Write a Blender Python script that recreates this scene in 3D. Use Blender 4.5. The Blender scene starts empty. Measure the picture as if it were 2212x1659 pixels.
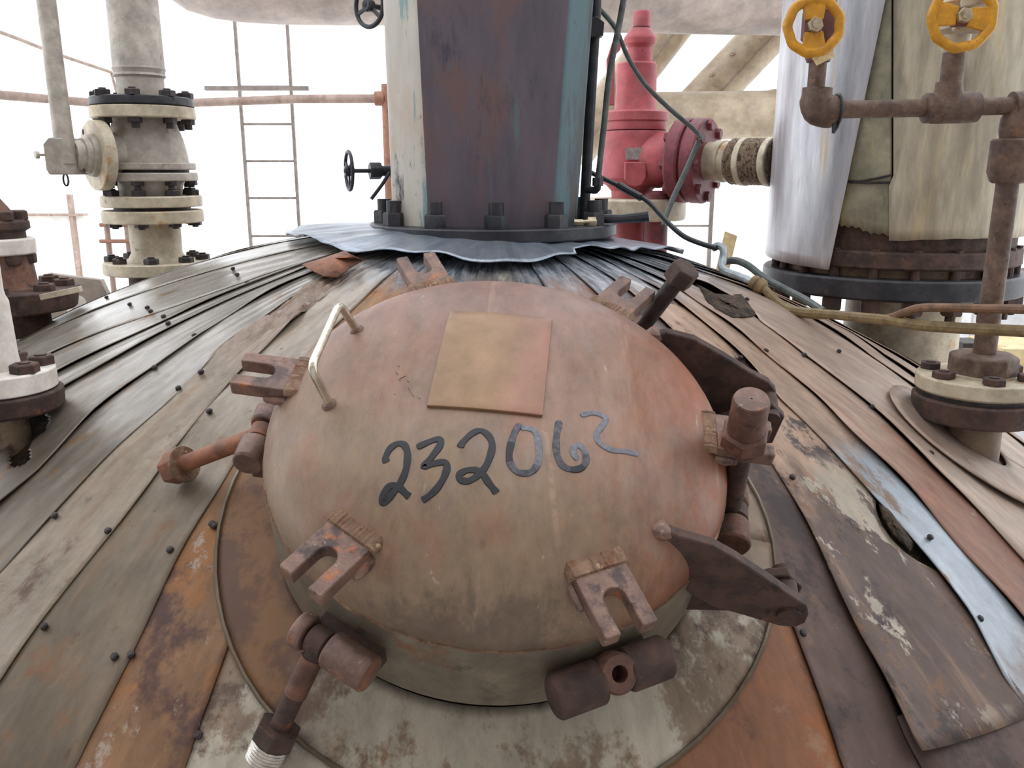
import bpy, bmesh, math, random
from mathutils import Vector, Matrix
random.seed(7)
SC = bpy.context.scene
COL = SC.collection

# ------------------------------------------------------------------ camera
FPX = 1850.0
PITCH = math.radians(14.0)
cam_d = bpy.data.cameras.new('camera')
cam_d.sensor_width = 36.0
cam_d.lens = 36.0 * FPX / 2212.0
cam_d.clip_start = 0.02
cam = bpy.data.objects.new('camera', cam_d)
COL.objects.link(cam)
cam.location = (0, 0, 0)
cam.rotation_euler = (math.radians(90) - PITCH, 0, 0)
SC.camera = cam

# ------------------------------------------------------------------ world, sun, exposure
SKY_STRENGTH = 2.35
world = bpy.data.worlds.new('overcast_sky')
SC.world = world
world.use_nodes = True
bg = world.node_tree.nodes['Background']
bg.inputs['Color'].default_value = (0.93, 0.96, 1.0, 1)
bg.inputs['Strength'].default_value = SKY_STRENGTH
SC.view_settings.view_transform = 'Standard'
SC.view_settings.look = 'None'
SC.view_settings.exposure = 0.0
SC.view_settings.gamma = 1.0
SC.view_settings.use_curve_mapping = False
try:
    SC.cycles.use_denoising = True
    SC.cycles.max_bounces = 8
    SC.cycles.diffuse_bounces = 4
except Exception:
    pass

# ------------------------------------------------------------------ pixel helpers (layout only)
CT, ST = math.cos(PITCH), math.sin(PITCH)
def S(v, Y):                       # metres per pixel at row v, forward distance Y
    b = (829.5 - v) / FPX
    return Y / (CT + b * ST) / FPX
def X(u, v, Y):
    return (u - 1106.0) * S(v, Y)
def Z(v, Y):
    b = (829.5 - v) / FPX
    return Y * (-ST + b * CT) / (CT + b * ST)
def at(u, v, Y):
    return Vector((X(u, v, Y), Y, Z(v, Y)))
def ray(u, v):
    a = (u - 1106.0) / FPX; b = (829.5 - v) / FPX
    return Vector((a, CT + b * ST, -ST + b * CT)).normalized()

# tank dome height field
TOP, TILT, RD, KD, AX, AY = -.136, .0625, 2.1038, .0098, -.0451, 2.1098
RT = 1.5
def hgt(x, y):
    r2 = (x - AX) ** 2 + (y - AY) ** 2
    return TOP - TILT * (x - AX) - r2 / (2 * RD) - KD * r2 * r2
def dome_n(x, y):
    e = 1e-3
    return Vector((-(hgt(x + e, y) - hgt(x - e, y)) / (2 * e), -(hgt(x, y + e) - hgt(x, y - e)) / (2 * e), 1)).normalized()
def pol(r, th, off=0.0):           # th degrees, 0 = towards the camera, + to the right
    a = math.radians(th)
    x = AX + r * math.sin(a); y = AY - r * math.cos(a)
    n = dome_n(x, y)
    return Vector((x, y, hgt(x, y))) + n * off
def on(u, v, off=0.0):
    d = ray(u, v); t0 = .3; prev = None
    for i in range(1, 1500):
        t = .3 + i * .0025
        if d.z * t - hgt(d.x * t, d.y * t) - off < 0:
            a, b = t - .0025, t
            for _ in range(30):
                m = (a + b) / 2
                if d.z * m - hgt(d.x * m, d.y * m) - off < 0: b = m
                else: a = m
            return d * a
    return None
def rth(p):
    dx, dy = p.x - AX, p.y - AY
    return math.hypot(dx, dy), math.degrees(math.atan2(dx, -dy))

# manway cover frame
LC = Vector((-.0114, .9367, -.2546))
LN = Vector((.0694, -.480, 0)); LN.z = math.sqrt(1 - LN.length_squared)
LX = Vector((0, 1, 0)).cross(LN).normalized()
LY = LN.cross(LX)
def L(x, y, z=0.0):
    return LC + LX * x + LY * y + LN * z
def Lp(r, deg, z=0.0, s=0.0):      # polar, s = tangential offset
    a = math.radians(deg)
    return L(r * math.cos(a) - s * math.sin(a), r * math.sin(a) + s * math.cos(a), z)
def toL(p):
    q = p - LC
    return Vector((q.dot(LX), q.dot(LY), q.dot(LN)))
RL, ZR, HD, PD = .27, -.0723, .122, 2.8
def dish_z(r):
    return ZR + HD * math.sqrt(max(0, 1 - (r / RL) ** PD))
def on_lid(u, v, off=0.0):
    d = ray(u, v); prev = None
    for i in range(600):
        t = .5 + i * .0015
        q = toL(d * t); r = math.hypot(q.x, q.y)
        f = q.z - off - dish_z(min(r, RL)) if r < RL + off else q.z - ZR + 0.02 + (r - RL) * 5
        if f < 0:
            a, b = t - .0015, t
            for _ in range(25):
                m = (a + b) / 2
                q = toL(d * m); r = math.hypot(q.x, q.y)
                f = q.z - off - dish_z(min(r, RL)) if r < RL + off else q.z - ZR + 0.02 + (r - RL) * 5
                if f < 0: b = m
                else: a = m
            return d * a
    return d * .9
def lid_n(p):
    q = toL(p); r = max(1e-4, min(.266, math.hypot(q.x, q.y)))
    g = -(dish_z(r + 1e-4) - dish_z(r - 1e-4)) / 2e-4 / r
    return (LX * (q.x * g) + LY * (q.y * g) + LN).normalized()
def on_plane(u, v, p, n):
    d = ray(u, v)
    return d * (p.dot(n) / d.dot(n))

# ------------------------------------------------------------------ materials
def lin(c):
    return tuple(((x / 255) / 12.92 if x / 255 <= .04045 else (((x / 255) + .055) / 1.055) ** 2.4) for x in c) + (1,)

class NT:
    def __init__(s, name):
        s.m = bpy.data.materials.new(name); s.m.use_nodes = True
        s.t = s.m.node_tree; s.b = s.t.nodes['Principled BSDF']
        g = s.t.nodes.new('ShaderNodeNewGeometry'); s.P = g.outputs['Position']
    def n(s, kind, **kw):
        k = s.t.nodes.new(kind)
        for a, b in kw.items(): setattr(k, a, b)
        return k
    def link(s, a, b): s.t.links.new(a, b)
    def math(s, op, a, b=None, c=None, clamp=False):
        k = s.n('ShaderNodeMath', operation=op); k.use_clamp = clamp
        for i, v in enumerate((a, b, c)):
            if v is None: continue
            if isinstance(v, (int, float)): k.inputs[i].default_value = v
            else: s.link(v, k.inputs[i])
        return k.outputs[0]
    def dot(s, vec, off=(0, 0, 0)):
        a = s.n('ShaderNodeVectorMath', operation='SUBTRACT'); s.link(s.P, a.inputs[0]); a.inputs[1].default_value = off
        d = s.n('ShaderNodeVectorMath', operation='DOT_PRODUCT'); s.link(a.outputs[0], d.inputs[0]); d.inputs[1].default_value = vec
        return d.outputs['Value']
    def ramp(s, f, lo, hi):
        k = s.n('ShaderNodeMapRange'); k.interpolation_type = 'SMOOTHSTEP'
        s.link(f, k.inputs[0]); k.inputs[1].default_value = lo; k.inputs[2].default_value = hi
        return k.outputs[0]
    def basis(s, ex, ey, ez, off=(0, 0, 0)):
        c = s.n('ShaderNodeCombineXYZ')
        for i, e in enumerate((ex, ey, ez)): s.link(s.dot(tuple(e), tuple(off)), c.inputs[i])
        return c.outputs[0]
    def noise(s, scale, detail=6, rough=.6, stretch=(1, 1, 1), vec=None, seed=0, dist=0):
        mp = s.n('ShaderNodeMapping'); s.link(vec or s.P, mp.inputs[0])
        mp.inputs['Scale'].default_value = stretch; mp.inputs['Location'].default_value = (seed * 3.1, seed * 1.7, seed * 2.3)
        k = s.n('ShaderNodeTexNoise'); s.link(mp.outputs[0], k.inputs['Vector'])
        k.inputs['Scale'].default_value = scale; k.inputs['Detail'].default_value = detail
        k.inputs['Roughness'].default_value = rough; k.inputs['Distortion'].default_value = dist
        return k.outputs['Fac']
    def mix(s, f, a, b):
        k = s.n('ShaderNodeMix', data_type='RGBA')
        if isinstance(f, (int, float)): k.inputs[0].default_value = f
        else: s.link(f, k.inputs[0])
        for i, v in ((6, a), (7, b)):
            if isinstance(v, tuple): k.inputs[i].default_value = v
            else: s.link(v, k.inputs[i])
        return k.outputs[2]
    def fmix(s, f, a, b):
        k = s.n('ShaderNodeMix', data_type='FLOAT')
        if isinstance(f, (int, float)): k.inputs[0].default_value = f
        else: s.link(f, k.inputs[0])
        for i, v in ((2, a), (3, b)):
            if isinstance(v, (int, float)): k.inputs[i].default_value = v
            else: s.link(v, k.inputs[i])
        return k.outputs[0]
    def grime(s, col, amt, scale, stretch=(1, 1, 1), vec=None, seed=0, detail=9):
        n1 = s.noise(scale, detail, .72, stretch, vec, seed)
        f = s.n('ShaderNodeMapRange'); s.link(n1, f.inputs[0])
        f.inputs[1].default_value = .33; f.inputs[2].default_value = .67; f.inputs[3].default_value = 1 - amt; f.inputs[4].default_value = 1 + amt
        k = s.n('ShaderNodeVectorMath', operation='SCALE'); s.link(col, k.inputs[0]); s.link(f.outputs[0], k.inputs['Scale'])
        return k.outputs[0]
    def done(s, col, rough=.6, metal=0.0, bump=None, bstr=.3, bdist=.004, spec=None):
        if isinstance(col, tuple): s.b.inputs['Base Color'].default_value = col
        else: s.link(col, s.b.inputs['Base Color'])
        for nm, v in (('Roughness', rough), ('Metallic', metal)):
            if isinstance(v, (int, float)): s.b.inputs[nm].default_value = v
            else: s.link(v, s.b.inputs[nm])
        if spec is not None: s.b.inputs['Specular IOR Level'].default_value = spec
        if bump is not None:
            k = s.n('ShaderNodeBump'); k.inputs['Strength'].default_value = bstr; k.inputs['Distance'].default_value = bdist
            s.link(bump, k.inputs['Height']); s.link(k.outputs[0], s.b.inputs['Normal'])
        return s.m

def metal(name, a, b, patches=(), scale=12, rough=.55, met=.0, bstr=.35, bscale=60, bdist=.003, stretch=(1, 1, 1), lo=.35, hi=.65, seed=0):
    t = NT(name)
    f = t.ramp(t.noise(scale, 8, .65, stretch, seed=seed), lo, hi)
    col = t.mix(f, lin(a), lin(b)); r = rough
    for i, pt in enumerate(patches):
        c, sc, l, h_, st = pt[:5]
        g = t.ramp(t.noise(sc, 7, .68, st, seed=seed + 5 + i * 3), l, h_)
        col = t.mix(g, col, lin(c))
        if len(pt) > 5: r = t.fmix(g, r, pt[5])
    col = t.grime(col, .24, scale * 2.2, stretch, None, seed + 31)
    col = t.grime(col, .16, scale * .6, stretch, None, seed + 37)
    return t.done(col, r, met, t.noise(bscale, 6, .7, seed=seed + 2), bstr, bdist)

M = {}
U1 = (1, 1, 1)
# rusty steels
M['rust'] = metal('rusty_steel', (88, 62, 52), (120, 84, 66), [((150, 92, 58), 26, .58, .72, U1), ((52, 40, 38), 34, .58, .7, U1), ((150, 128, 112), 90, .66, .74, U1)], 30, .62, .15, .5, 140)
M['rust_dark'] = metal('dark_rusty_steel', (58, 44, 40), (88, 64, 54), [((120, 76, 52), 30, .6, .72, U1), ((40, 33, 33), 25, .55, .68, U1)], 28, .7, .1, .5, 120)
M['rust_orange'] = metal('orange_rust_steel', (112, 76, 60), (150, 98, 70), [((186, 108, 52), 24, .56, .7, U1), ((88, 62, 54), 32, .56, .7, U1)], 26, .58, .2, .4, 140)
M['lug'] = metal('lug_steel', (104, 82, 74), (132, 104, 90), [((168, 98, 54), 22, .55, .66, U1), ((78, 62, 60), 26, .53, .64, U1), ((160, 140, 126), 70, .62, .68, U1)], 26, .46, .25, .5, 120)
M['weld'] = metal('weld_bead', (116, 90, 72), (138, 110, 88), [((122, 82, 60), 60, .52, .64, U1), ((190, 166, 134), 120, .6, .68, U1)], 60, .36, .5, .7, 160, .004)
M['bolt_dark'] = metal('dark_bolt_steel', (44, 40, 42), (66, 58, 58), [((92, 66, 56), 40, .6, .72, U1)], 50, .55, .3, .3, 150)
M['black_iron'] = metal('oily_black_iron', (38, 40, 46), (58, 58, 62), [((84, 70, 62), 18, .6, .72, U1), ((30, 31, 35), 20, .55, .68, U1)], 16, .42, .3, .3, 100)
M['grey_paint'] = metal('grey_valve_paint', (158, 150, 140), (182, 174, 162), [((150, 118, 90), 14, .62, .74, U1), ((120, 112, 106), 24, .6, .72, U1)], 14, .5, .15, .2, 80)
M['cream_rim'] = metal('stained_cream_steel', (176, 164, 142), (198, 186, 164), [((176, 130, 82), 12, .56, .7, U1), ((110, 92, 78), 26, .62, .74, U1)], 14, .5, .15, .25, 80)
M['bright_rod'] = metal('polished_rod_steel', (196, 186, 168), (214, 206, 190), [((150, 110, 82), 30, .62, .74, U1)], 30, .25, .9, .15, 120)
M['thread'] = metal('bright_thread_steel', (176, 172, 160), (204, 200, 190), [((130, 110, 90), 40, .6, .7, U1)], 50, .3, .85, .2, 150)
M['pipe_brown'] = metal('brown_rusted_pipe', (88, 70, 60), (118, 96, 82), [((148, 100, 70), 40, .58, .72, U1), ((58, 46, 44), 40, .57, .7, U1), ((150, 130, 112), 80, .66, .74, U1)], 40, .6, .15, .4, 160)
M['yellow'] = metal('yellow_wheel_paint', (196, 136, 22), (208, 148, 30), [((170, 104, 30), 40, .6, .74, U1)], 30, .45, 0, .15, 120)
M['wheel_hub'] = metal('brown_hub_iron', (92, 56, 50), (112, 70, 60), [((140, 104, 84), 60, .6, .7, U1)], 50, .55, .1, .3, 150)
M['nut_plate'] = metal('plated_nut_steel', (168, 152, 128), (190, 176, 150), (), 60, .4, .7, .2, 150)
M['red'] = metal('red_valve_paint', (170, 76, 82), (182, 92, 96), [((150, 86, 84), 10, .54, .7, U1), ((104, 62, 58), 24, .62, .74, U1)], 8, .5, 0, .2, 60)
M['red_dark'] = metal('dark_red_flange_paint', (104, 46, 54), (126, 60, 66), [((66, 44, 48), 18, .54, .68, U1), ((150, 110, 110), 40, .64, .74, U1)], 14, .55, 0, .3, 80)
M['tin_plate'] = metal('grey_tin_label', (150, 142, 138), (172, 164, 158), [((140, 96, 92), 60, .6, .7, U1)], 40, .45, .4, .1, 80)
M['braid'] = metal('braided_hose_steel', (132, 112, 92), (162, 144, 122), [((82, 66, 54), 90, .5, .6, U1)], 70, .5, .5, .9, 120, .006)
M['cream_clad'] = metal('cream_pipe_cladding', (160, 144, 122), (176, 160, 138), [((150, 122, 92), 5, .58, .74, (1, 1, .4))], 5, .5, .05, .15, 30)
M['cream_top'] = metal('pale_pipe_cladding', (150, 138, 132), (168, 154, 146), [((166, 120, 90), 3, .6, .75, (1, 1, 1))], 4, .5, .1, .1, 20)
M['rail'] = metal('pale_rusty_handrail', (146, 124, 112), (160, 140, 128), [((126, 96, 82), 8, .56, .72, U1)], 9, .55, .05, .2, 60)
M['post_rust'] = metal('orange_rusty_post', (138, 96, 76), (154, 112, 90), [((120, 80, 64), 14, .56, .7, U1)], 12, .6, .05, .2, 60)
M['ladder'] = metal('weathered_ladder_paint', (122, 112, 106), (134, 124, 118), (), 10, .6, 0, .1, 40)
M['rubber'] = metal('grey_green_rubber', (74, 82, 80), (92, 98, 96), [((56, 60, 62), 30, .56, .7, U1)], 30, .5, 0, .2, 100)
M['black_cable'] = metal('black_cable_sheath', (36, 38, 42), (52, 54, 56), (), 40, .45, 0, .2, 120)
M['cable_olive'] = metal('dirty_olive_cable', (112, 94, 62), (132, 112, 76), [((110, 84, 58), 40, .55, .7, U1), ((92, 94, 70), 60, .6, .7, U1)], 40, .6, 0, .3, 150)
M['cable_brown'] = metal('dirty_brown_cable', (104, 78, 60), (126, 96, 72), [((80, 70, 52), 60, .56, .7, U1)], 40, .6, 0, .3, 150)
M['conduit'] = metal('pale_blue_grey_conduit', (150, 158, 164), (174, 180, 184), (), 40, .4, .4, .1, 100)
M['insulation'] = metal('brown_fibre_insulation', (62, 50, 40), (96, 78, 60), [((40, 33, 28), 40, .5, .62, U1), ((128, 108, 84), 90, .62, .72, U1)], 50, .95, 0, 1.0, 90, .012)
M['grey_sheet'] = metal('grey_brown_sheet', (140, 126, 114), (156, 142, 130), (), 8, .6, 0, .1, 40)
M['neck_brown'] = metal('stained_neck_steel', (104, 86, 68), (126, 106, 84), [((80, 60, 50), 14, .52, .66, U1), ((150, 130, 100), 18, .58, .7, U1)], 14, .6, .1, .3, 80)
M['tan_tag'] = metal('tan_card', (190, 166, 120), (204, 182, 138), (), 20, .7, 0, .1, 60)
M['white_pipe'] = metal('white_pipe_paint', (214, 206, 196), (228, 222, 214), [((190, 170, 150), 14, .6, .74, U1)], 10, .5, 0, .1, 50)
M['pale_cabinet'] = metal('pale_grey_cabinet_paint', (214, 216, 220), (226, 228, 232), (), 4, .5, 0, .05, 20)
M['cream_block'] = metal('stained_cream_block', (206, 184, 132), (220, 202, 156), [((176, 130, 90), 14, .58, .72, U1)], 10, .6, 0, .15, 50)
M['paper'] = metal('cream_paper_tag', (222, 198, 150), (232, 212, 168), (), 40, .8, 0, .05, 100)
M['marker_black'] = metal('black_marker_ink', (20, 20, 26), (30, 29, 36), (), 90, .5, 0, .05, 100)
M['marker_mid'] = metal('worn_black_marker_ink', (50, 48, 58), (88, 84, 92), (), 160, .5, 0, .05, 100)
M['marker_grey'] = metal('grey_worn_marker_ink', (96, 98, 108), (118, 118, 126), (), 120, .5, 0, .05, 100)
M['engrave'] = metal('dark_stamped_dent', (96, 78, 70), (110, 92, 82), (), 90, .5, 0, .05, 100)
M['silver_clad'] = metal('silver_sheet_cladding', (172, 172, 178), (190, 190, 194), [((196, 172, 136), 5, .56, .72, (3, 3, .25), .5), ((140, 110, 92), 9, .66, .76, (2, 2, .5), .6)], 6, .36, .5, .12, 12, .004, (2, 2, .3))
M['tan_clad'] = metal('stained_tan_cladding', (150, 140, 122), (176, 166, 146), [((182, 160, 118), 7, .5, .68, (3, 3, .2)), ((120, 104, 86), 8, .58, .74, (3, 3, .3)), ((150, 112, 76), 14, .66, .76, (2, 2, .5))], 7, .5, .25, .12, 14, .004, (2, 2, .4))
M['green_clad'] = metal('greenish_stained_cladding', (126, 122, 102), (150, 146, 122), [((176, 160, 110), 8, .54, .7, (3, 3, .3)), ((92, 86, 72), 8, .56, .72, (2, 2, .5))], 8, .5, .2, .12, 14)
M['bounce_wall'] = metal('added_wall_sheeting', (206, 202, 200), (218, 214, 212), (), 3, .8, 0, .1, 10)  # pale so the added unseen walls bounce light
M['concrete'] = metal('pale_concrete', (232, 230, 226), (240, 238, 234), (), 2, .8, 0, .1, 10)
M['shed'] = metal('dull_brown_shed_sheeting', (96, 88, 80), (112, 104, 94), (), 3, .8, 0, .1, 10)
M['far_white'] = metal('far_white_panel', (236, 232, 226), (244, 240, 234), (), 1, .7, 0, .05, 5)

def lid_mat():
    t = NT('stained_stainless_dish')
    v = t.basis(LX, LY, LN, LC)
    x = t.dot(tuple(LX), tuple(LC)); y = t.dot(tuple(LY), tuple(LC))
    base = t.mix(t.ramp(t.noise(9, 8, .65, vec=v), .36, .64), lin((146, 116, 98)), lin((160, 128, 110)))
    # olive grey towards the front edge
    wob = t.math('MULTIPLY', t.math('SUBTRACT', t.noise(7, 6, .6, vec=v, seed=3), .5), .22)
    f = t.ramp(t.math('ADD', t.math('MULTIPLY', t.math('ADD', y, t.math('MULTIPLY', x, .35)), -1.0), wob), .02, .2)
    col = t.mix(f, base, lin((154, 130, 106)))
    # upper half tinted paler and pinkish to paint in the sky reflection
    f = t.ramp(t.math('ADD', y, wob), .03, .16)
    col = t.mix(t.math('MULTIPLY', f, .7), col, lin((160, 128, 118)))
    # orange rust along the right side, in streaks down the slope
    st = t.noise(9, 7, .7, (3.2, .9, 1), v, 5)
    f = t.ramp(t.math('ADD', x, t.math('MULTIPLY', t.math('SUBTRACT', st, .5), .3)), .09, .2)
    col = t.mix(t.math('MULTIPLY', f, .75), col, lin((150, 92, 62)))
    f = t.ramp(t.math('ADD', x, t.math('MULTIPLY', t.math('SUBTRACT', t.noise(14, 7, .7, (2, .7, 1), v, 8), .5), .35)), .17, .27)
    col = t.mix(t.math('MULTIPLY', f, .8), col, lin((160, 86, 44)))
    # rosy mottles
    f = t.ramp(t.noise(12, 9, .72, (1.2, .7, 1), v, 11), .5, .64)
    col = t.mix(t.math('MULTIPLY', f, .45), col, lin((156, 106, 84)))
    # grey scale patches
    f = t.ramp(t.noise(7, 9, .75, (1.2, .8, 1), v, 14), .5, .6)
    col = t.mix(t.math('MULTIPLY', f, .4), col, lin((150, 132, 122)))
    # pale drip streaks
    f = t.ramp(t.noise(16, 4, .55, (2.2, .16, .4), v, 17), .64, .74)
    col = t.mix(t.math('MULTIPLY', f, .5), col, lin((196, 166, 144)))
    f = t.ramp(t.noise(60, 4, .6, (1, .25, 1), v, 20), .68, .74)
    col = t.mix(t.math('MULTIPLY', f, .5), col, lin((206, 186, 164)))
    # long pale drip from the corner of the plate
    da, db = toL(on_lid(1174, 905)), toL(on_lid(1207, 1295)); dv = (db - da); dl = math.hypot(dv.x, dv.y); ux, uy = dv.x / dl, dv.y / dl
    al = t.math('ADD', t.math('MULTIPLY', t.math('SUBTRACT', x, da.x), ux), t.math('MULTIPLY', t.math('SUBTRACT', y, da.y), uy))
    ac = t.math('ABSOLUTE', t.math('ADD', t.math('ADD', t.math('MULTIPLY', t.math('SUBTRACT', x, da.x), -uy), t.math('MULTIPLY', t.math('SUBTRACT', y, da.y), ux)), t.math('MULTIPLY', t.math('SUBTRACT', t.noise(25, 5, .6, vec=v, seed=61), .5), .008)))
    f = t.math('MULTIPLY', t.math('MULTIPLY', t.ramp(ac, .0042, .0012), t.ramp(al, -.003, .01)), t.math('MULTIPLY', t.ramp(al, dl, dl * .6), t.ramp(t.noise(45, 5, .7, vec=v, seed=63), .4, .56)))
    col = t.mix(t.math('MULTIPLY', f, .42), col, lin((200, 172, 152)))
    # shade on the camera-facing front edge, painted in as a dark band
    f = t.math('MULTIPLY', t.ramp(t.math('ADD', y, t.math('MULTIPLY', t.math('SUBTRACT', t.noise(18, 6, .7, (1.4, .5, 1), v, 23), .5), .12)), -.235, -.262),
               t.ramp(t.math('ABSOLUTE', t.math('ADD', x, .02)), .15, .07))
    col = t.mix(t.math('MULTIPLY', f, .55), col, lin((84, 72, 64)))
    col = t.grime(col, .13, 7, (1, .6, 1), v, 51)
    col = t.grime(col, .2, 42, (1.3, .5, 1), v, 53)
    k = t.n('ShaderNodeVectorMath', operation='SCALE'); t.link(col, k.inputs[0]); k.inputs['Scale'].default_value = .76; col = k.outputs[0]
    rg = t.fmix(t.noise(12, 6, .6, vec=v, seed=30), .38, .6)
    return t.done(col, rg, .2, t.noise(70, 6, .6, (1, .5, 1), v, 2), .22, .002)
M['lid'] = lid_mat()
M['skirt'] = metal('grey_stainless_skirt', (112, 102, 88), (130, 120, 104), [((120, 88, 66), 14, .58, .72, U1), ((82, 72, 62), 16, .58, .72, U1)], 12, .48, .3, .2, 80)
def plate_mat():
    t = NT('brassy_stained_plate')
    v = t.basis(LX, LY, LN, LC); x = v
    xx = t.dot(tuple(LX), tuple(LC))
    c = t.mix(t.ramp(t.noise(14, 8, .65, vec=v), .36, .64), lin((148, 116, 84)), lin((164, 130, 100)))
    f = t.ramp(t.math('ADD', xx, t.math('MULTIPLY', t.math('SUBTRACT', t.noise(16, 7, .7, vec=v, seed=4), .5), .16)), -.02, .05)
    c = t.mix(f, c, lin((160, 116, 98)))
    f = t.ramp(t.noise(60, 6, .75, vec=v, seed=9), .6, .68)
    f2 = t.ramp(t.math('ADD', xx, t.math('MULTIPLY', t.dot(tuple(LY), tuple(LC)), .7)), .1, .17)
    c = t.mix(t.math('MULTIPLY', f, f2), c, lin((206, 190, 176)))
    c = t.grime(c, .2, 18, (1, .6, 1), v, 5)
    k = t.n('ShaderNodeVectorMath', operation='SCALE'); t.link(c, k.inputs[0]); k.inputs['Scale'].default_value = .78; c = k.outputs[0]
    return t.done(c, .4, .3, t.noise(90, 5, .6, vec=v), .15, .002)
M['plate'] = plate_mat()

def clad(name, inner, outer, r0, r1, spots=(), streak=None, rough=.42, met=.35, wet=True, flake_glint=None, seed=0, wave=.25, dim=.9, side=None):
    """weathered sheet: one tone near the crown, another further out, edges broken by noise"""
    t = NT(name)
    dx = t.dot((1, 0, 0), (AX, AY, 0)); dy = t.dot((0, 1, 0), (AX, AY, 0))
    rho = t.math('SQRT', t.math('ADD', t.math('MULTIPLY', dx, dx), t.math('MULTIPLY', dy, dy)))
    ang = t.math('ARCTAN2', dx, t.math('MULTIPLY', dy, -1))
    cv = t.n('ShaderNodeCombineXYZ'); t.link(t.math('MULTIPLY', ang, 1.1), cv.inputs[0]); t.link(rho, cv.inputs[1]); cv.inputs[2].default_value = seed * 1.37
    v = cv.outputs[0]
    n1 = t.noise(7, 8, .68, (1.4, .8, 1), v, seed)
    rr = t.math('ADD', rho, t.math('MULTIPLY', t.math('SUBTRACT', n1, .5), .5))
    f = t.ramp(rr, r0, r1)
    tone = t.ramp(t.noise(11, 8, .66, (1.5, .5, 1), v, seed + 2), .34, .66)
    a = t.mix(tone, lin(inner[0]), lin(inner[1])); b = t.mix(tone, lin(outer[0]), lin(outer[1]))
    col = t.mix(f, a, b); rg = t.fmix(t.noise(9, 6, .6, vec=v, seed=seed + 4), rough - .1, rough + .16)
    rg = t.fmix(t.ramp(rr, .85, 1.15), rg, min(.62, rough + .24))
    if streak:
        g = t.ramp(t.noise(10, 6, .62, (3, .35, 1), v, seed + 7), .55, .7)
        col = t.mix(t.math('MULTIPLY', g, .7), col, lin(streak))
    for i, (c, sc, lo, hi) in enumerate(spots):
        g = t.ramp(t.noise(sc, 8, .72, (1, .8, 1), v, seed + 11 + 3 * i), lo, hi)
        col = t.mix(g, col, lin(c))
    if flake_glint:  # flaked patches on one sheet, painted sky glint on the wet one
        c, lo, hi, ra, rb = flake_glint
        g = t.ramp(t.noise(6.5, 9, .74, (1.35, .75, 1), v, seed + 23), lo, hi)
        g = t.math('MULTIPLY', g, t.math('MULTIPLY', t.ramp(rho, ra, rb), t.ramp(rr, 1.42, 1.28)))
        col = t.mix(g, col, lin(c)); rg = t.fmix(g, rg, .35)
    if wet:   # oily water around the crown
        g = t.ramp(t.math('ADD', rho, t.math('MULTIPLY', t.math('SUBTRACT', t.noise(8, 7, .7, vec=v, seed=seed + 31), .5), .34)), .62, .46)
        g = t.math('MULTIPLY', g, t.ramp(ang, -.75, -.38))
        dark = t.mix(t.ramp(t.noise(26, 8, .7, (1, .4, 1), v, seed + 33), .42, .6), lin((88, 95, 104)), lin((150, 154, 160)))
        col = t.mix(g, col, dark); rg = t.fmix(g, rg, .16)
    col = t.grime(col, .16, 5, (1.6, .5, 1), v, seed + 51)
    col = t.grime(col, .2, 34, (1.4, .6, 1), v, seed + 53)
    if side:
        sv, so, lo, hi, ca, cb = side
        g = t.ramp(t.math('ADD', t.dot(sv, so), t.math('MULTIPLY', t.math('SUBTRACT', t.noise(9, 8, .7, vec=v, seed=seed + 61), .5), .4)), lo, hi)
        col = t.mix(g, col, t.mix(t.ramp(t.noise(12, 9, .72, vec=v, seed=seed + 63), .44, .56), lin(ca), lin(cb)))
    k = t.n('ShaderNodeVectorMath', operation='SCALE'); t.link(col, k.inputs[0]); k.inputs['Scale'].default_value = dim; col = k.outputs[0]
    bmp = t.math('ADD', t.math('MULTIPLY', t.noise(9, 3, .5, vec=v, seed=seed + 41), 1.0), t.math('MULTIPLY', t.noise(60, 6, .7, vec=v, seed=seed + 43), .12))
    return t.done(col, rg, met, bmp, wave, .02)

M['clad_left'] = clad('clad_left_sheet', ((166, 160, 152), (184, 178, 170)), ((102, 90, 74), (126, 113, 97)), .82, 1.2, [((140, 108, 74), 14, .56, .7), ((112, 90, 72), 46, .62, .72)], (140, 118, 88), .24, .34, True, None, 1, .08, .68)  # inner tone paler for grazing sky sheen, outer tone darkened away from it
M['clad_mid'] = clad('clad_mid_sheet', ((156, 142, 126), (172, 158, 142)), ((110, 95, 76), (132, 115, 96)), .85, 1.2, [((134, 96, 62), 12, .54, .68), ((108, 84, 66), 40, .6, .7)], (142, 112, 80), .3, .3, True, None, 3, .10, .68)
M['clad_crumple'] = clad('crumpled_wet_sheet', ((150, 128, 112), (172, 152, 138)), ((136, 120, 100), (156, 140, 122)), .75, .95, [((110, 82, 64), 16, .58, .72), ((96, 92, 92), 20, .6, .74)], (140, 112, 84), .22, .35, True, None, 5, .7, .72)
M['clad_rust'] = clad('brown_rusted_sheet', ((130, 98, 70), (150, 112, 76)), ((118, 84, 56), (146, 108, 74)), 1.0, 1.3, [((84, 56, 46), 7, .5, .6), ((150, 100, 54), 12, .52, .64), ((168, 150, 134), 17, .58, .64)], (98, 66, 52), .55, .15, True, None, 7)
M['clad_front'] = clad('front_mottled_sheet', ((120, 106, 92), (136, 118, 100)), ((130, 112, 94), (148, 128, 108)), 1.0, 1.3, [((96, 78, 66), 7, .52, .6), ((140, 96, 62), 10, .55, .66), ((182, 174, 156), 5.5, .5, .56), ((84, 66, 54), 22, .58, .66)], (126, 92, 62), .48, .2, True, None, 9)
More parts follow.
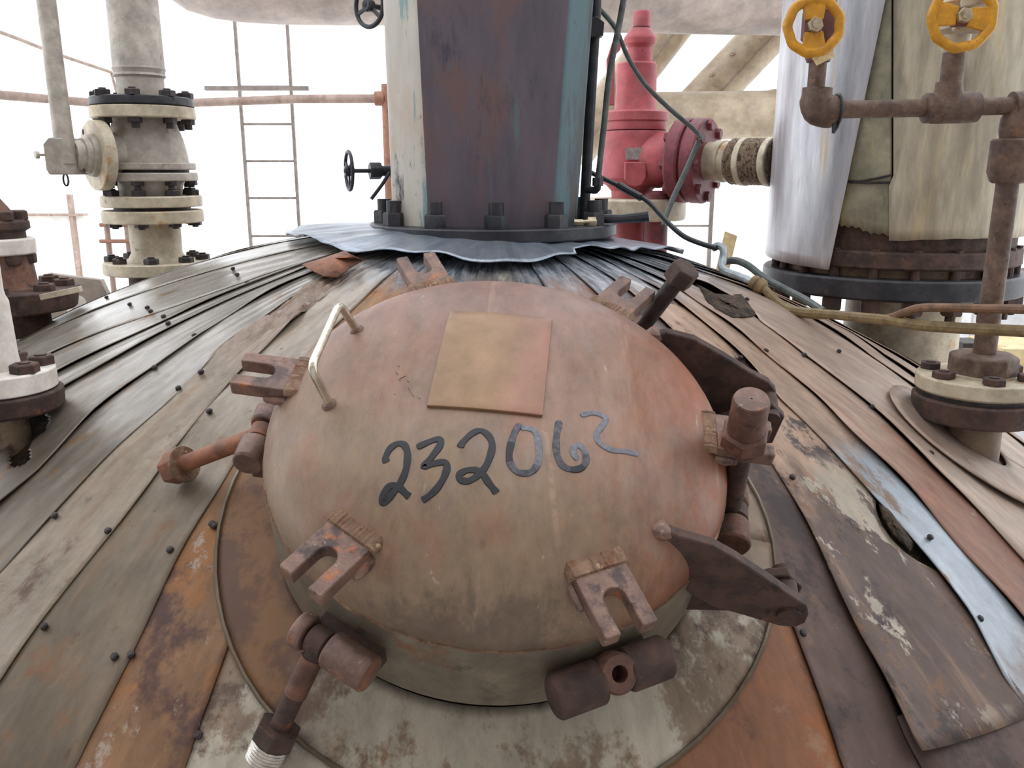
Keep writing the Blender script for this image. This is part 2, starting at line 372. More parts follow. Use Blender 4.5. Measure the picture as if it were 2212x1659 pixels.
M['collar_low'] = clad('stained_collar_sheet', ((120, 106, 92), (136, 118, 100)), ((130, 112, 94), (148, 128, 108)), 1.0, 1.3, [((96, 78, 66), 7, .52, .6), ((140, 96, 62), 10, .55, .66), ((182, 174, 156), 5.5, .5, .56)], (126, 92, 62), .46, .2, False, None, 9, .2, .9, ((-1, 0, 0), (-.2, 0, 0), -.06, .08, (128, 92, 60), (98, 70, 54)))
M['clad_orange'] = clad('orange_brown_sheet', ((122, 88, 66), (134, 96, 70)), ((126, 84, 58), (140, 92, 60)), 1.0, 1.3, [((148, 90, 50), 6, .5, .64), ((92, 62, 52), 8, .51, .62), ((150, 112, 84), 20, .58, .68)], (104, 66, 50), .5, .15, True, None, 12)
M['clad_dark'] = clad('dark_brown_sheet', ((110, 96, 94), (124, 108, 104)), ((84, 66, 60), (100, 78, 70)), .8, 1.1, [((116, 88, 72), 18, .56, .68), ((64, 50, 48), 8, .49, .6), ((140, 120, 108), 40, .62, .7)], (92, 70, 62), .48, .2, True, None, 15)
M['clad_flake'] = clad('flaking_brown_sheet', ((162, 134, 114), (176, 148, 126)), ((88, 72, 66), (106, 86, 76)), .98, 1.1, [((120, 88, 62), 18, .56, .66), ((66, 54, 52), 12, .54, .62)], (142, 112, 88), .46, .2, True, ((152, 140, 122), .535, .565, 1.0, 1.06), 18)
M['clad_wet_glint'] = clad('wet_glint_sheet', ((164, 140, 122), (178, 152, 132)), ((128, 106, 92), (140, 118, 102)), .88, 1.05, [((120, 88, 62), 16, .6, .74)], (140, 104, 80), .4, .35, True, ((146, 154, 162), .43, .5, .98, 1.05), 21)  # wet sheet; its bluish grey patches are sky reflection put into the colour
M['clad_red'] = clad('red_stained_sheet', ((166, 142, 126), (182, 156, 138)), ((134, 96, 80), (148, 110, 92)), .92, 1.15, [((166, 112, 84), 10, .58, .74), ((128, 84, 62), 20, .62, .74), ((186, 170, 158), 30, .64, .74)], (150, 112, 90), .44, .3, True, None, 24, .25, .8)
M['clad_right'] = clad('pinkish_right_sheet', ((172, 150, 136), (186, 164, 148)), ((164, 140, 124), (182, 166, 150)), .9, 1.2, [((176, 128, 104), 10, .58, .74), ((150, 120, 100), 20, .62, .74)], (156, 126, 106), .42, .35, True, None, 27, .25, .78)
M['collar'] = clad('blue_grey_oily_sheet', ((136, 144, 158), (158, 166, 178)), ((146, 152, 162), (170, 176, 184)), .4, .6, [((70, 74, 82), 18, .6, .72), ((176, 182, 190), 40, .64, .72)], None, .3, .6, False, None, 30, .08)

def pole_mat(name, a, b, teal, tl, th, redf, seed):
    t = NT(name)
    st = (2.2, 2.2, .5)
    c = t.mix(t.ramp(t.noise(6, 8, .68, st, seed=seed), .34, .66), lin(a), lin(b))
    c = t.mix(t.ramp(t.noise(5, 8, .68, (1.6, 1.6, .7), seed=seed + 2), .52, .66), c, lin(redf))
    c = t.mix(t.ramp(t.noise(9, 7, .7, (1.8, 1.8, .5), seed=seed + 9), .57, .7), c, lin((60, 56, 72)))
    c = t.mix(t.ramp(t.noise(7, 9, .7, (2.6, 2.6, .4), seed=seed + 4), tl, th), c, lin(teal))
    c = t.mix(t.ramp(t.noise(50, 6, .7, (1, 1, .5), seed=seed + 6), .62, .72), c, lin((78, 66, 62)))
    return t.done(c, .5, .1, t.noise(30, 6, .65, seed=seed), .25, .003)
M['pole_front'] = pole_mat('oily_red_brown_steel', (80, 74, 84), (98, 88, 96), (88, 104, 108), .56, .68, (104, 80, 80), 2)
M['pole_right'] = pole_mat('teal_peeling_paint', (72, 76, 80), (88, 90, 90), (80, 106, 112), .44, .56, (88, 72, 68), 6)
M['pole_left_lit'] = pole_mat('lit_peeling_paint', (178, 174, 164), (196, 190, 180), (128, 150, 150), .58, .63, (186, 172, 156), 12)  # paler base paints in sky light on the left facets; teal chips are paint

# ------------------------------------------------------------------ mesh builder
class MB:
    def __init__(s): s.v = []; s.f = []; s.mi = []
    def add(s, vs, fs, mi=0):
        o = len(s.v); s.v += [Vector(p) for p in vs]
        for f in fs: s.f.append([i + o for i in f]); s.mi.append(mi)
        return s
    def grid(s, rows, closed_u=False, mi=0):
        n = len(rows[0]); vs = [p for r in rows for p in r]; fs = []
        for i in range(len(rows) - 1):
            for j in range(n if closed_u else n - 1):
                k = (j + 1) % n
                fs.append([i * n + j, i * n + k, (i + 1) * n + k, (i + 1) * n + j])
        return s.add(vs, fs, mi)
    def lathe(s, o, ax, prof, n=32, cap0=True, cap1=True, wob=None):
        o = Vector(o); ax = Vector(ax).normalized()
        ex = ax.orthogonal().normalized(); ey = ax.cross(ex)
        rows = []
        for r, z in prof:
            row = []
            for k in range(n):
                a = 2 * math.pi * k / n
                rr = r * (wob(a, z) if wob else 1)
                row.append(o + ax * z + (ex * math.cos(a) + ey * math.sin(a)) * rr)
            rows.append(row)
        b = len(s.v); s.grid(rows, True)
        if cap0: s.f.append([b + i for i in range(n)][::-1]); s.mi.append(0)
        if cap1: s.f.append([b + (len(prof) - 1) * n + i for i in range(n)]); s.mi.append(0)
        return s
    def cyl(s, p0, p1, r0, r1=None, n=24, cap0=True, cap1=True):
        p0, p1 = Vector(p0), Vector(p1); d = p1 - p0
        return s.lathe(p0, d, [(r0, 0), (r0 if r1 is None else r1, d.length)], n, cap0, cap1)
    def tube(s, pts, r, n=10, smooth=0, jit=0.0):
        pts = [Vector(p) for p in pts]
        if smooth and len(pts) > 2:
            q = []
            for i in range(len(pts) - 1):
                a = pts[max(i - 1, 0)]; b = pts[i]; c = pts[i + 1]; d = pts[min(i + 2, len(pts) - 1)]
                for k in range(smooth):
                    t = k / smooth
                    q.append(.5 * ((2 * b) + (c - a) * t + (2 * a - 5 * b + 4 * c - d) * t * t + (3 * b - a - 3 * c + d) * t ** 3))
            pts = q + [pts[-1]]
        rr = r if isinstance(r, (list, tuple)) else [r] * len(pts)
        if len(rr) != len(pts): rr = [rr[min(len(rr) - 1, int(i * len(rr) / len(pts)))] for i in range(len(pts))]
        t0 = (pts[1] - pts[0]).normalized(); ex = t0.orthogonal().normalized(); rows = []
        for i, p in enumerate(pts):
            t = (pts[min(i + 1, len(pts) - 1)] - pts[max(i - 1, 0)])
            t = t.normalized() if t.length > 1e-9 else t0
            ex = (ex - t * ex.dot(t)); ex = ex.normalized() if ex.length > 1e-6 else t.orthogonal().normalized()
            ey = t.cross(ex)
            rows.append([p + (ex * math.cos(2 * math.pi * k / n) + ey * math.sin(2 * math.pi * k / n)) * (rr[i] * (1 + (random.uniform(-jit, jit) if jit else 0))) for k in range(n)])
        b = len(s.v); s.grid(rows, True)
        s.f.append([b + i for i in range(n)][::-1]); s.mi.append(0)
        s.f.append([b + (len(rows) - 1) * n + i for i in range(n)]); s.mi.append(0)
        return s
    def prism(s, o, ex, ey, ez, poly, z0, z1):
        o, ex, ey, ez = Vector(o), Vector(ex), Vector(ey), Vector(ez); n = len(poly)
        lo = [o + ex * a + ey * b + ez * z0 for a, b in poly]; hi = [o + ex * a + ey * b + ez * z1 for a, b in poly]
        fs = [list(range(n))[::-1], list(range(n, 2 * n))] + [[i, (i + 1) % n, n + (i + 1) % n, n + i] for i in range(n)]
        return s.add(lo + hi, fs)
    def slab(s, pts, nrm, t):       # planar polygon given as 3D points, thickened along nrm
        pts = [Vector(p) for p in pts]; nrm = Vector(nrm).normalized(); n = len(pts)
        fs = [list(range(n))[::-1], list(range(n, 2 * n))] + [[i, (i + 1) % n, n + (i + 1) % n, n + i] for i in range(n)]
        return s.add([p - nrm * t / 2 for p in pts] + [p + nrm * t / 2 for p in pts], fs)
    def box(s, c, hx, hy, hz, ex=(1, 0, 0), ey=(0, 1, 0), ez=(0, 0, 1)):
        return s.prism(c, ex, ey, ez, [(-hx, -hy), (hx, -hy), (hx, hy), (-hx, hy)], -hz, hz)
    def hex(s, p, ax, r, h, rot=0.0, n=6):
        ax = Vector(ax).normalized(); ex = ax.orthogonal().normalized(); ey = ax.cross(ex)
        poly = [(r * math.cos(rot + 2 * math.pi * k / n), r * math.sin(rot + 2 * math.pi * k / n)) for k in range(n)]
        pi = [(a * .9, b * .9) for a, b in poly]
        p = Vector(p)
        rows = []
        for sc, z in ((1, 0), (1, h * .86), (.9, h)):
            rows.append([p + ax * z + (ex * a + ey * b) * sc for a, b in poly])
        b0 = len(s.v); s.grid(rows, True)
        s.f.append([b0 + i for i in range(n)][::-1]); s.mi.append(0)
        s.f.append([b0 + 2 * n + i for i in range(n)]); s.mi.append(0)
        return s

def to_mesh(mb, name, origin, ang=32):
    me = bpy.data.meshes.new(name)
    me.from_pydata([p - origin for p in mb.v], [], mb.f)
    me.update()
    bm = bmesh.new(); bm.from_mesh(me)
    bmesh.ops.recalc_face_normals(bm, faces=bm.faces[:]); bm.to_mesh(me); bm.free()
    for p, i in zip(me.polygons, mb.mi): p.use_smooth = True; p.material_index = i
    me.set_sharp_from_angle(angle=math.radians(ang))
    return me

WM = {}
def link(o, parent, mw):
    COL.objects.link(o)
    if parent is not None:
        o.parent = parent
        o.matrix_parent_inverse = Matrix.Identity(4)
        o.matrix_basis = WM[parent.name].inverted() @ mw
    else:
        o.matrix_basis = mw
    WM[o.name] = mw
    return o
def part(name, mb, mat, parent=None, label=None, bevel=0.0, seg=2, ang=32, solid=0.0, kind=None):
    c = Vector((0, 0, 0))
    lo = Vector((min(p.x for p in mb.v), min(p.y for p in mb.v), min(p.z for p in mb.v)))
    hi = Vector((max(p.x for p in mb.v), max(p.y for p in mb.v), max(p.z for p in mb.v)))
    c = (lo + hi) / 2
    me = to_mesh(mb, name, c, ang)
    for m in (mat if isinstance(mat, (list, tuple)) else [mat]): me.materials.append(M[m] if isinstance(m, str) else m)
    o = bpy.data.objects.new(name, me)
    if solid:
        k = o.modifiers.new('thickness', 'SOLIDIFY'); k.thickness = solid; k.offset = -1
    if bevel:
        k = o.modifiers.new('bevel', 'BEVEL'); k.width = bevel; k.segments = seg; k.limit_method = 'ANGLE'; k.angle_limit = math.radians(40)
        k.harden_normals = False
    link(o, parent, Matrix.Translation(c))
    if label: o['label'] = label
    if kind: o['kind'] = kind
    return o
def thing(name, loc, label, cat, group=None):
    o = bpy.data.objects.new(name, None); o.empty_display_size = .05
    link(o, None, Matrix.Translation(Vector(loc)))
    o['label'] = label; o['category'] = cat
    if group: o['group'] = group
    return o
def tag(o, label, cat, group=None):
    o['label'] = label; o['category'] = cat
    if group: o['group'] = group
    return o
def structure(name, mb, mat):
    o = part(name, mb, mat); o['kind'] = 'structure'; return o

HEX = {}
def bolt(parent, p, axis, r, h, mat='bolt_dark', stud=None, name='bolt', spin=0.0):
    """a hex nut or head (with optional stud through it); copies share one mesh"""
    key = (round(r, 5), round(h, 5), stud, mat)
    if key not in HEX:
        mb = MB().hex((0, 0, 0), (0, 0, 1), r, h)
        if stud: mb.cyl((0, 0, -stud[2]), (0, 0, h + stud[1]), stud[0], n=12)
        me = to_mesh(mb, 'bolt_mesh', Vector((0, 0, 0)), 30); me.materials.append(M[mat]); HEX[key] = me
    o = bpy.data.objects.new(name, HEX[key])
    mw = Matrix.Translation(Vector(p)) @ Vector(axis).to_track_quat('Z', 'Y').to_matrix().to_4x4() @ Matrix.Rotation(spin, 4, 'Z')
    return link(o, parent, mw)

# ================================================================== SETTING
FLOOR = -3.2
structure('floor', MB().box((0, 10, FLOOR - .05), 40, 40, .05), 'concrete')
structure('added_wall_back', MB().box((0, -1.96, -.4), 3.46, .06, 2.8), 'bounce_wall')  # unseen wall added behind the camera to control the frontal light
structure('added_ceiling', MB().box((0, -.95, 2.46), 3.46, 1.07, .06), 'bounce_wall')  # unseen roof piece added to hold back light from above
structure('added_wall_right', MB().box((3.4, -.5, -.4), .06, 1.4, 2.8), 'bounce_wall')  # added out of view to cut side light from the right
structure('added_wall_left', MB().box((-3.4, -.5, -.4), .06, 1.4, 2.8), 'bounce_wall')  # added out of view to cut side light from the left

# ================================================================== TANK
tank = thing('clad_tank', (AX, AY, FLOOR), 'large insulated tank with a dome roof of overlapping rust stained metal sheets', 'tank')
mb = MB()
mb.lathe((AX, AY, 0), (0, 0, 1), [(RT - .02, FLOOR), (RT - .02, -.9)], 64, True, False)
part('shell', mb, 'shed', tank)
mb = MB(); rows = []
for i in range(31):
    r = .02 + (RT - .02) * i / 30
    rows.append([pol(r, 360 * k / 72, -.016) for k in range(72)])
rows.append([pol(RT, 360 * k / 72, -.016) + Vector((0, 0, -.4)) for k in range(72)])
mb.grid(rows, True)
part('insulation_layer', mb, 'insulation', tank)

def seam(pts):            # pixel track -> table (rho, theta)
    q = sorted(rth(on(*p)) for p in pts if on(*p))
    return q
def sth(tab, r):
    if isinstance(tab, (int, float)): return tab
    if r <= tab[0][0]: return tab[0][1]
    if r >= tab[-1][0]: return tab[-1][1]
    for (a, ta), (b, tb) in zip(tab, tab[1:]):
        if a <= r <= b: return ta + (tb - ta) * (r - a) / max(1e-6, b - a)
def tb(*p): return list(p)
SEAMS = [  # from left to right
    ('x6', -112), ('x5', -97), ('x4', -83), ('x0', tb((.4, -59), (1.0, -68))),
    ('A', tb((.5, -45.5), (.66, -46.5), (.80, -49.8), (.89, -52.3), (.99, -54.6))),
    ('B', tb((.5, -43.6), (.6, -44.2), (.81, -45.2), (.94, -46.8), (1.01, -47.8))),
    ('C', tb((.5, -41), (.79, -42), (.92, -42.5), (1.02, -43.4))),
    ('D', tb((.5, -37.5), (.83, -36.8), (.92, -35.9), (1.03, -35.6), (1.14, -34.6))),
    ('E', tb((.5, -33), (.79, -31.5), (.9, -30.2), (1.08, -29.7), (1.25, -29.4))),
    ('F', tb((.5, -28), (.78, -26.3), (.91, -25.5), (1.11, -24.5), (1.35, -23.7))),
    ('G', tb((.5, -21), (1.06, -19.2), (1.23, -18.3), (1.4, -17.6))),
    ('H', tb((.5, -14), (1.26, -13.1), (1.37, -12.6))),
    ('I', -1.5), ('J', tb((.5, 12), (1.3, 8.0))),
    ('Lm', tb((.5, 22), (1.23, 18.9), (1.36, 17.7))),
    ('L0', tb((.4, 31), (.7, 28), (1.01, 25.3), (1.13, 24.0), (1.35, 21.8))),
    ('L1', tb((.4, 40), (.76, 35), (.9, 32.9), (1.13, 32.6), (1.26, 31.9), (1.33, 30.6))),
    ('L2', tb((.35, 46), (.55, 44), (.7, 40.9), (.87, 38.6), (1.07, 37.1), (1.28, 35.9))),
    ('L3', tb((.4, 54), (.68, 50.4), (.81, 46.9), (.95, 45), (1.08, 42.9), (1.23, 41.8))),
    ('d', tb((.35, 74), (.61, 74), (.75, 70.5), (.87, 64.2), (.94, 61.8), (1.2, 56))),
    ('e', tb((.4, 82), (.84, 78), (.9, 70), (.96, 67), (1.2, 60))),
    ('f', tb((.4, 90), (.9, 82), (1.2, 70))),
    ('y0', 96), ('y1', 110)]
PM = ['clad_left'] * 7 + ['clad_crumple', 'clad_mid', 'clad_mid', 'clad_rust', 'clad_front', 'clad_front', 'clad_orange', 'clad_dark',
      'clad_flake', 'clad_wet_glint', 'clad_red', 'clad_right', 'clad_right', 'clad_right', 'clad_right', 'clad_right']
PM[7] = 'clad_left'; PM[8] = 'clad_crumple'
PANELS = []
def wobble(seed):
    rg = random.Random(seed); k = [(rg.uniform(8, 34), rg.uniform(0, 6.3), rg.uniform(.3, 1)) for _ in range(4)]
    return lambda r: sum(c * math.sin(a * r + b) for a, b, c in k) / 2.2
OPEN = [[on(u, v, .004) for u, v in [(50, 884), (92, 880), (106, 904), (98, 925), (72, 946), (62, 962), (66, 985), (52, 1002), (20, 1006), (20, 884)]]]
def inside(p, poly):
    c = False; j = len(poly) - 1
    for i in range(len(poly)):
        a, b = poly[i], poly[j]
        if (a.y > p.y) != (b.y > p.y) and p.x < (b.x - a.x) * (p.y - a.y) / (b.y - a.y) + a.x: c = not c
        j = i
    return c
def hole(p):
    q = toL(p)
    if math.hypot(q.x, q.y) < .268 and abs(q.z) < .35: return True
    return any(inside(p, o) for o in OPEN)
TEAR = {'d_far': None}
for i in range(len(SEAMS) - 1):
    na, ta = SEAMS[i]; nb, tbb = SEAMS[i + 1]
    ctr = (sth(ta, 1.0) + sth(tbb, 1.0)) / 2
    front = 0.0
    left = ctr < -1
    r_in, r_out, NR, NT_ = .27, 1.5, 84, 14
    if na == 'L0': r_out = 1.365
    if na in ('C', 'D'): NR, NT_ = 300, 48
    w1, w2, w3 = wobble(i * 3 + 1), wobble(i * 3 + 2), wobble(i * 3 + 5)
    crump = .010 if PM[i] == 'clad_crumple' else 0
    rows = []
    for a in range(NR + 1):
        r = r_in + (r_out - r_in) * a / NR
        t0, t1 = sth(ta, r), sth(tbb, r)
        lift = .0058 + .0032 * w3(r)                # how far the overlapping edge stands off
        if na == 'L0' and r > 1.25: lift += .10 * (r - 1.25)
        if na in ('Lm',): lift *= .7
        if left and ctr > -39: lift *= .42
        if left and ctr < -56: lift *= .4
        row = []
        # the edge towards the front laps over its neighbour, the other edge is tucked under
        for b in range(NT_ + 1):
            u = b / NT_
            near = 1 - u if not left else u
            near_t, far_t = (t0, t1) if not left else (t1, t0)
            ov = .45 + .35 * w1(r)
            nt = near_t - (ov if not left else -ov)
            ft = far_t
            if na == 'L1' and not left:
                pass
            if na == 'L0' and 1.09 < r < 1.2: ft = far_t - 2.2 * math.sin(math.pi * (r - 1.09) / .11) ** .6 if 1.09 < r < 1.2 else far_t
            if na == 'L3' and .47 < r < .70: nt += 4.5 * math.sin(math.pi * (r - .47) / .23) ** .7 + .8 * w2(r * 3)
            th = nt + (ft - nt) * (1 - near)
            off = lift * (.3 * near + .7 * near ** 7) + .0007 * w2(r + u * .8) + crump * (math.sin(31 * r + 9 * u + 3 * w2(r)) * math.sin(7 * u * 2 + 17 * r)) * max(0, 1 - abs(r - .72) / .3)
            if na == 'L0' and r > 1.25: off += .05 * (r - 1.25)
            row.append(pol(r, th, off))
        rows.append(row)
    vs = [p for r_ in rows for p in r_]; n = NT_ + 1; fs = []
    for a in range(NR):
        for b in range(NT_):
            q = [a * n + b, a * n + b + 1, (a + 1) * n + b + 1, (a + 1) * n + b]
            if hole((vs[q[0]] + vs[q[2]]) / 2): continue
            fs.append(q)
    mb = MB().add(vs, fs)
    o = part('cladding_panel', mb, PM[i], tank, solid=.0018)
    PANELS.append((o, ta, tbb))
# back of the dome: wide sheets
for k in range(5):
    t0 = 110 + k * 27.6; rows = []
    for a in range(25):
        r = .27 + (RT - .27) * a / 24
        rows.append([pol(r, t0 - .5 + 28.6 * b / 8, .010 * (1 - b / 8)) for b in range(9)])
    part('cladding_panel', MB().grid(rows), 'clad_right', tank, solid=.0018)

# lower sheet showing where the flaking panel ends
rows = []
for a in range(13):
    r = 1.33 + .17 * a / 12
    rows.append([pol(r, sth(SEAMS[15][1], r) - .3 + (sth(SEAMS[16][1], r) - sth(SEAMS[15][1], r)) * b / 6, .0035) for b in range(7)])
part('cladding_panel', MB().grid(rows), 'clad_dark', tank, solid=.0018)
# cover strip along the underside seam to the right of the manway
def panel_at(p):
    r, t = rth(p)
    for o, ta, tbb in PANELS:
        if sth(ta, r) <= t <= sth(tbb, r): return o
    return PANELS[0][0]
SCREW = [(230, 642), (280, 657), (318, 664), (325, 672), (353, 683), (363, 698), (420, 724), (333, 793), (434, 803), (385, 838), (452, 888), (503, 580), (512, 593), (534, 610),
         (117, 1113), (233, 1146), (95, 1353), (367, 1187), (247, 1418), (284, 1413), (428, 1588), (463, 1135), (458, 1131),
         (1655, 757), (1738, 766), (1813, 758), (1885, 878), (1600, 772), (1712, 1030), (2012, 978), (1614, 646), (1932, 1438), (2118, 1336), (1735, 1367), (2010, 1160)]
for u, v in SCREW:
    p = on(u, v, .0045)
    if p is None: continue
    n = dome_n(p.x, p.y)
    bolt(panel_at(p), p - n * .002, n, .0047, .0042, 'bolt_dark', (.0026, .0008, .004), 'screw', random.random())

# crown collar sheet, buckled along its lower edge
edge = [(690, 529), (740, 546), (800, 549), (850, 551), (890, 556), (960, 566), (1000, 574), (1060, 579), (1100, 576), (1150, 568), (1200, 560), (1228, 546), (1245, 556), (1300, 549), (1380, 542)]
tabc = []
for u, v in edge:
    p = on(u, v, .012)
    if p: 
        r, t = rth(p); tabc.append((t, min(r, .60)))
tabc.sort()
def cr(t):
    if t <= tabc[0][0]: return tabc[0][1] + (.5 - tabc[0][1]) * min(1, (tabc[0][0] - t) / 40)
    if t >= tabc[-1][0]: return tabc[-1][1] + (.5 - tabc[-1][1]) * min(1, (t - tabc[-1][0]) / 40)
    for (a, ra), (b, rb) in zip(tabc, tabc[1:]):
        if a <= t <= b: return ra + (rb - ra) * (t - a) / max(1e-6, b - a)
rows = []
wc = wobble(77)
for a in range(13):
    row = []
    for k in range(181):
        t = -180 + 2 * k
        r1 = cr(t); r = .2 + (r1 - .2) * a / 12
        row.append(pol(r, t, .012 + .012 * (a / 12) ** 2 + .005 * math.sin(t * .13 + 3 * a / 12) * (a / 12) ** 2 + .003 * math.sin(t * .41) * (a / 12)))
    rows.append(row)
part('crown_collar', MB().grid(rows), 'collar', tank, solid=.002)
# curled rusty flap left of the crown
fl = [(652, 571), (700, 556), (746, 541), (768, 556), (786, 562), (760, 576), (728, 598), (700, 596), (676, 585)]
fp = [on(u, v, .03 if i in (2, 3) else .014) for i, (u, v) in enumerate(fl)]
fp = [p for p in fp if p]
c = sum(fp, Vector()) / len(fp) + Vector((0, 0, .012))
mb = MB().add(fp + [c], [[i, (i + 1) % len(fp), len(fp)] for i in range(len(fp))])
part('bent_flap', mb, 'rust_orange', tank, 'bent rusty corner of sheet standing up', solid=.002, ang=60)
# brown fibre insulation bulging where sheets have opened
def fibre(poly, seed, lift):
    c = (sum(p[0] for p in poly) / len(poly), sum(p[1] for p in poly) / len(poly)); rg = random.Random(seed); rows = []
    dense = []
    for i in range(len(poly)):
        a, b = poly[i], poly[(i + 1) % len(poly)]
        for k in range(5): dense.append((a[0] + (b[0] - a[0]) * k / 5, a[1] + (b[1] - a[1]) * k / 5))
    for q in range(7):
        f = 1 - q / 6.5
        rows.append([on(c[0] + (u - c[0]) * f, c[1] + (v - c[1]) * f, lift * (1 - f ** 4) + rg.uniform(-.0012, .0012) - (.006 if q == 0 else 0)) for u, v in dense])
    part('insulation_tuft', MB().grid(rows, True), 'insulation', tank, 'torn brown insulation fibre in the split between sheets', ang=70)
fibre([(1503, 612), (1545, 634), (1605, 632), (1642, 678), (1632, 688), (1585, 690), (1540, 668), (1518, 645)], 1, .008)
fibre([(1896, 1084), (1918, 1092), (1976, 1174), (1966, 1192), (1930, 1160), (1906, 1120)], 2, .009)

# ------------------------------------------------------------------ manway neck (welded to the tank)
neck = thing('manway_neck', L(0, 0, -.23), 'round manway neck under the dished cover with six rusty hinge barrels and flared collar sheet', 'nozzle')
mb = MB().lathe(L(0, 0, 0), LN, [(.250, -.27), (.250, -.190), (.225, -.190)], 64, False, False)
part('neck_ring', mb, 'rust_dark', neck)
rows = []
wk = wobble(5)
for a in range(9):
    row = []
    for k in range(121):
        an = 3 * k
        rr = .262 + (.352 + .006 * math.sin(math.radians(an * 3 + 40)) + (.016 if an > 290 or an < 20 else 0) - .262) * a / 8
        z = -.199 - .018 * (a / 8) ** .8
        p = Lp(rr, an, z)
        d = p.z - hgt(p.x, p.y)
        lim = .006 + .011 * (1 - a / 8)
        n = dome_n(p.x, p.y)
        p = p - n * (d - lim) * n.z
        row.append(p)
    rows.append(row)
part('collar_sheet', MB().grid(rows), 'collar_low', neck, solid=.002)
# collar bead
part('collar_bead', MB().tube([rows[-1][k] + LN * .001 for k in range(0, 121, 2)], .0028, 6), 'clad_mid', neck)
BR = [  # angle, radius, half length, gap offset, barrel radius, z
    (-119.6, .300, .046, -.018, .0195, -.108), (-64.6, .297, .064, .002, .0225, -.106), (-7.2, .287, .048, 0.0, .0235, -.125),
    (55.4, .296, .045, .0, .0195, -.12), (115.4, .296, .045, 0, .0195, -.12), (175.4, .296, .046, -.005, .0190, -.115)]
for ang, r, hl, g, br, z in BR:
    a = math.radians(ang); t = LX * -math.sin(a) + LY * math.cos(a); rd = LX * math.cos(a) + LY * math.sin(a)
    base = Lp(r, ang, z)
    wb = lambda an, zz: 1 + .03 * math.sin(3 * an + zz * 60)
    mb = MB()
    for s0, s1 in ((-hl, g - .0135), (g + .0135, hl)):
        mb.lathe(base + t * s0, t, [(br * .9, 0), (br, .003), (br, s1 - s0 - .003), (br * .9, s1 - s0)], 24, True, True, wb)
    part('hinge_barrel', mb, {-64.6: 'rust_dark', -119.6: 'lug', 175.4: 'lug'}.get(ang, 'rust'), neck, bevel=.001)
    mb = MB().prism(base, rd, t, LN, [(-.045, -hl * .85), (0, -hl * .85), (0, hl * .85), (-.045, hl * .85)], -br * 1.6, -br * .2)
    part('barrel_bracket', mb, 'rust_dark', neck, bevel=.002)
b_ = BR[1]; a = math.radians(b_[0]); t_ = LX * -math.sin(a) + LY * math.cos(a); rd_ = LX * math.cos(a) + LY * math.sin(a)
ec = Lp(b_[1] + .004, b_[0], b_[5] + .012) + t_ * b_[3]; ea = (LN * .8 + rd_ * .6).normalized()
part('hinge_eye', MB().lathe(ec, ea, [(.0085, .008), (.0085, -.016), (.019, -.016), (.0205, -.012), (.0205, .004), (.018, .008), (.0085, .008)], 24, False, False), 'rust', neck)
# hinge pin joining the two cover arms
hd = math.radians(-4.6); HDx = LX * math.cos(hd) + LY * math.sin(hd); HDy = LN.cross(HDx)
pin = lambda s, z, w: LC + HDx * s + HDy * w + LN * z

# ================================================================== MANWAY COVER
lid = thing('manway_cover', L(0, 0, -.185), 'dished round steel manway cover with hand written number and six slotted lugs', 'cover')
prof = [(RL * math.sin(math.pi / 2 * i / 30), dish_z(RL * math.sin(math.pi / 2 * i / 30))) for i in range(31)]
prof[0] = (.001, prof[0][1])
part('dish', MB().lathe(LC, LN, prof, 96, True, False), 'lid', lid)
part('skirt', MB().lathe(LC, LN, [(RL, ZR + .001), (RL + .0008, ZR - .004), (RL, -.18), (RL - .003, -.184), (RL - .02, -.184), (RL - .02, -.12)], 96, False, False), 'skirt', lid)
rw = [Lp(RL + .0003, 3 * k, ZR + .0012 * math.sin(k * 2.1)) for k in range(121)]
part('weld_seam', MB().tube(rw, .0015, 6, 0, .3), 'weld', lid, 'thin weld line around the dish edge')

LUGS = [175.4, 115.4, 55.4, -4.6, -64.6, -124.6]
def lug(ang, droop=0.0):
    a = math.radians(ang); rd = LX * math.cos(a) + LY * math.sin(a); tg = LX * -math.sin(a) + LY * math.cos(a); up = LN.copy()
    q = Matrix.Rotation(droop, 3, tg); rd2 = q @ rd; up2 = q @ up
    o = LC + rd * .25
    r0, r1, w, sw, rs = -.009, .057, .0275, .0112, .024
    poly = [(r0, -w), (r1 - .002, -w), (r1, -w + .002), (r1, -sw), (rs, -sw)]
    for k in range(1, 12):
        b = -math.pi / 2 - math.pi * k / 12
        poly.append((rs + sw * math.cos(b), sw * math.sin(b)))
    poly += [(rs, sw), (r1, sw), (r1, w - .002), (r1 - .002, w), (r0, w)]
    lo = part('lug', MB().prism(o, rd2, tg, up2, poly, -.017, 0), 'lug', lid, bevel=.0016)
    rows = []; rgw = random.Random(int(ang))
    for k in range(41):
        e = -.033 + .066 * k / 40; rip = .0004 * math.sin(k * 2.3) + rgw.uniform(-.0004, .0004); en = max(0.15, min(1, (.0345 - abs(e)) / .006)) ** .5
        c0 = o + rd2 * -.009 + tg * e
        prof_ = [(.003, -.0005), (.001, .0022), (-.007, .0030), (-.015, .0016), (-.0225, -.0012), (-.027, -.0055), (-.016, -.018), (.002, -.018)]
        rows.append([c0 + (rd2 * a_ + up2 * (b_ + rip)) * 1.0 * (en if b_ > -.01 else 1) - up2 * .009 * (1 - en) for a_, b_ in prof_])
    part('weld_bead', MB().grid(rows), 'weld', lo, 'rippled golden brown weld bead')
    for sg in (-1, 1):
        part('side_weld', MB().tube([o + rd2 * q + tg * sg * (w + .001) - up2 * (.0165 - .1 * max(0, -q)) for q in (-.008, .002, .010, .018)], [.006, .006, .005, .003], 8, 2, .1), 'lug', lo)
for k, a in enumerate(LUGS): lug(a, {4: .10, 5: .06}.get(k, 0))

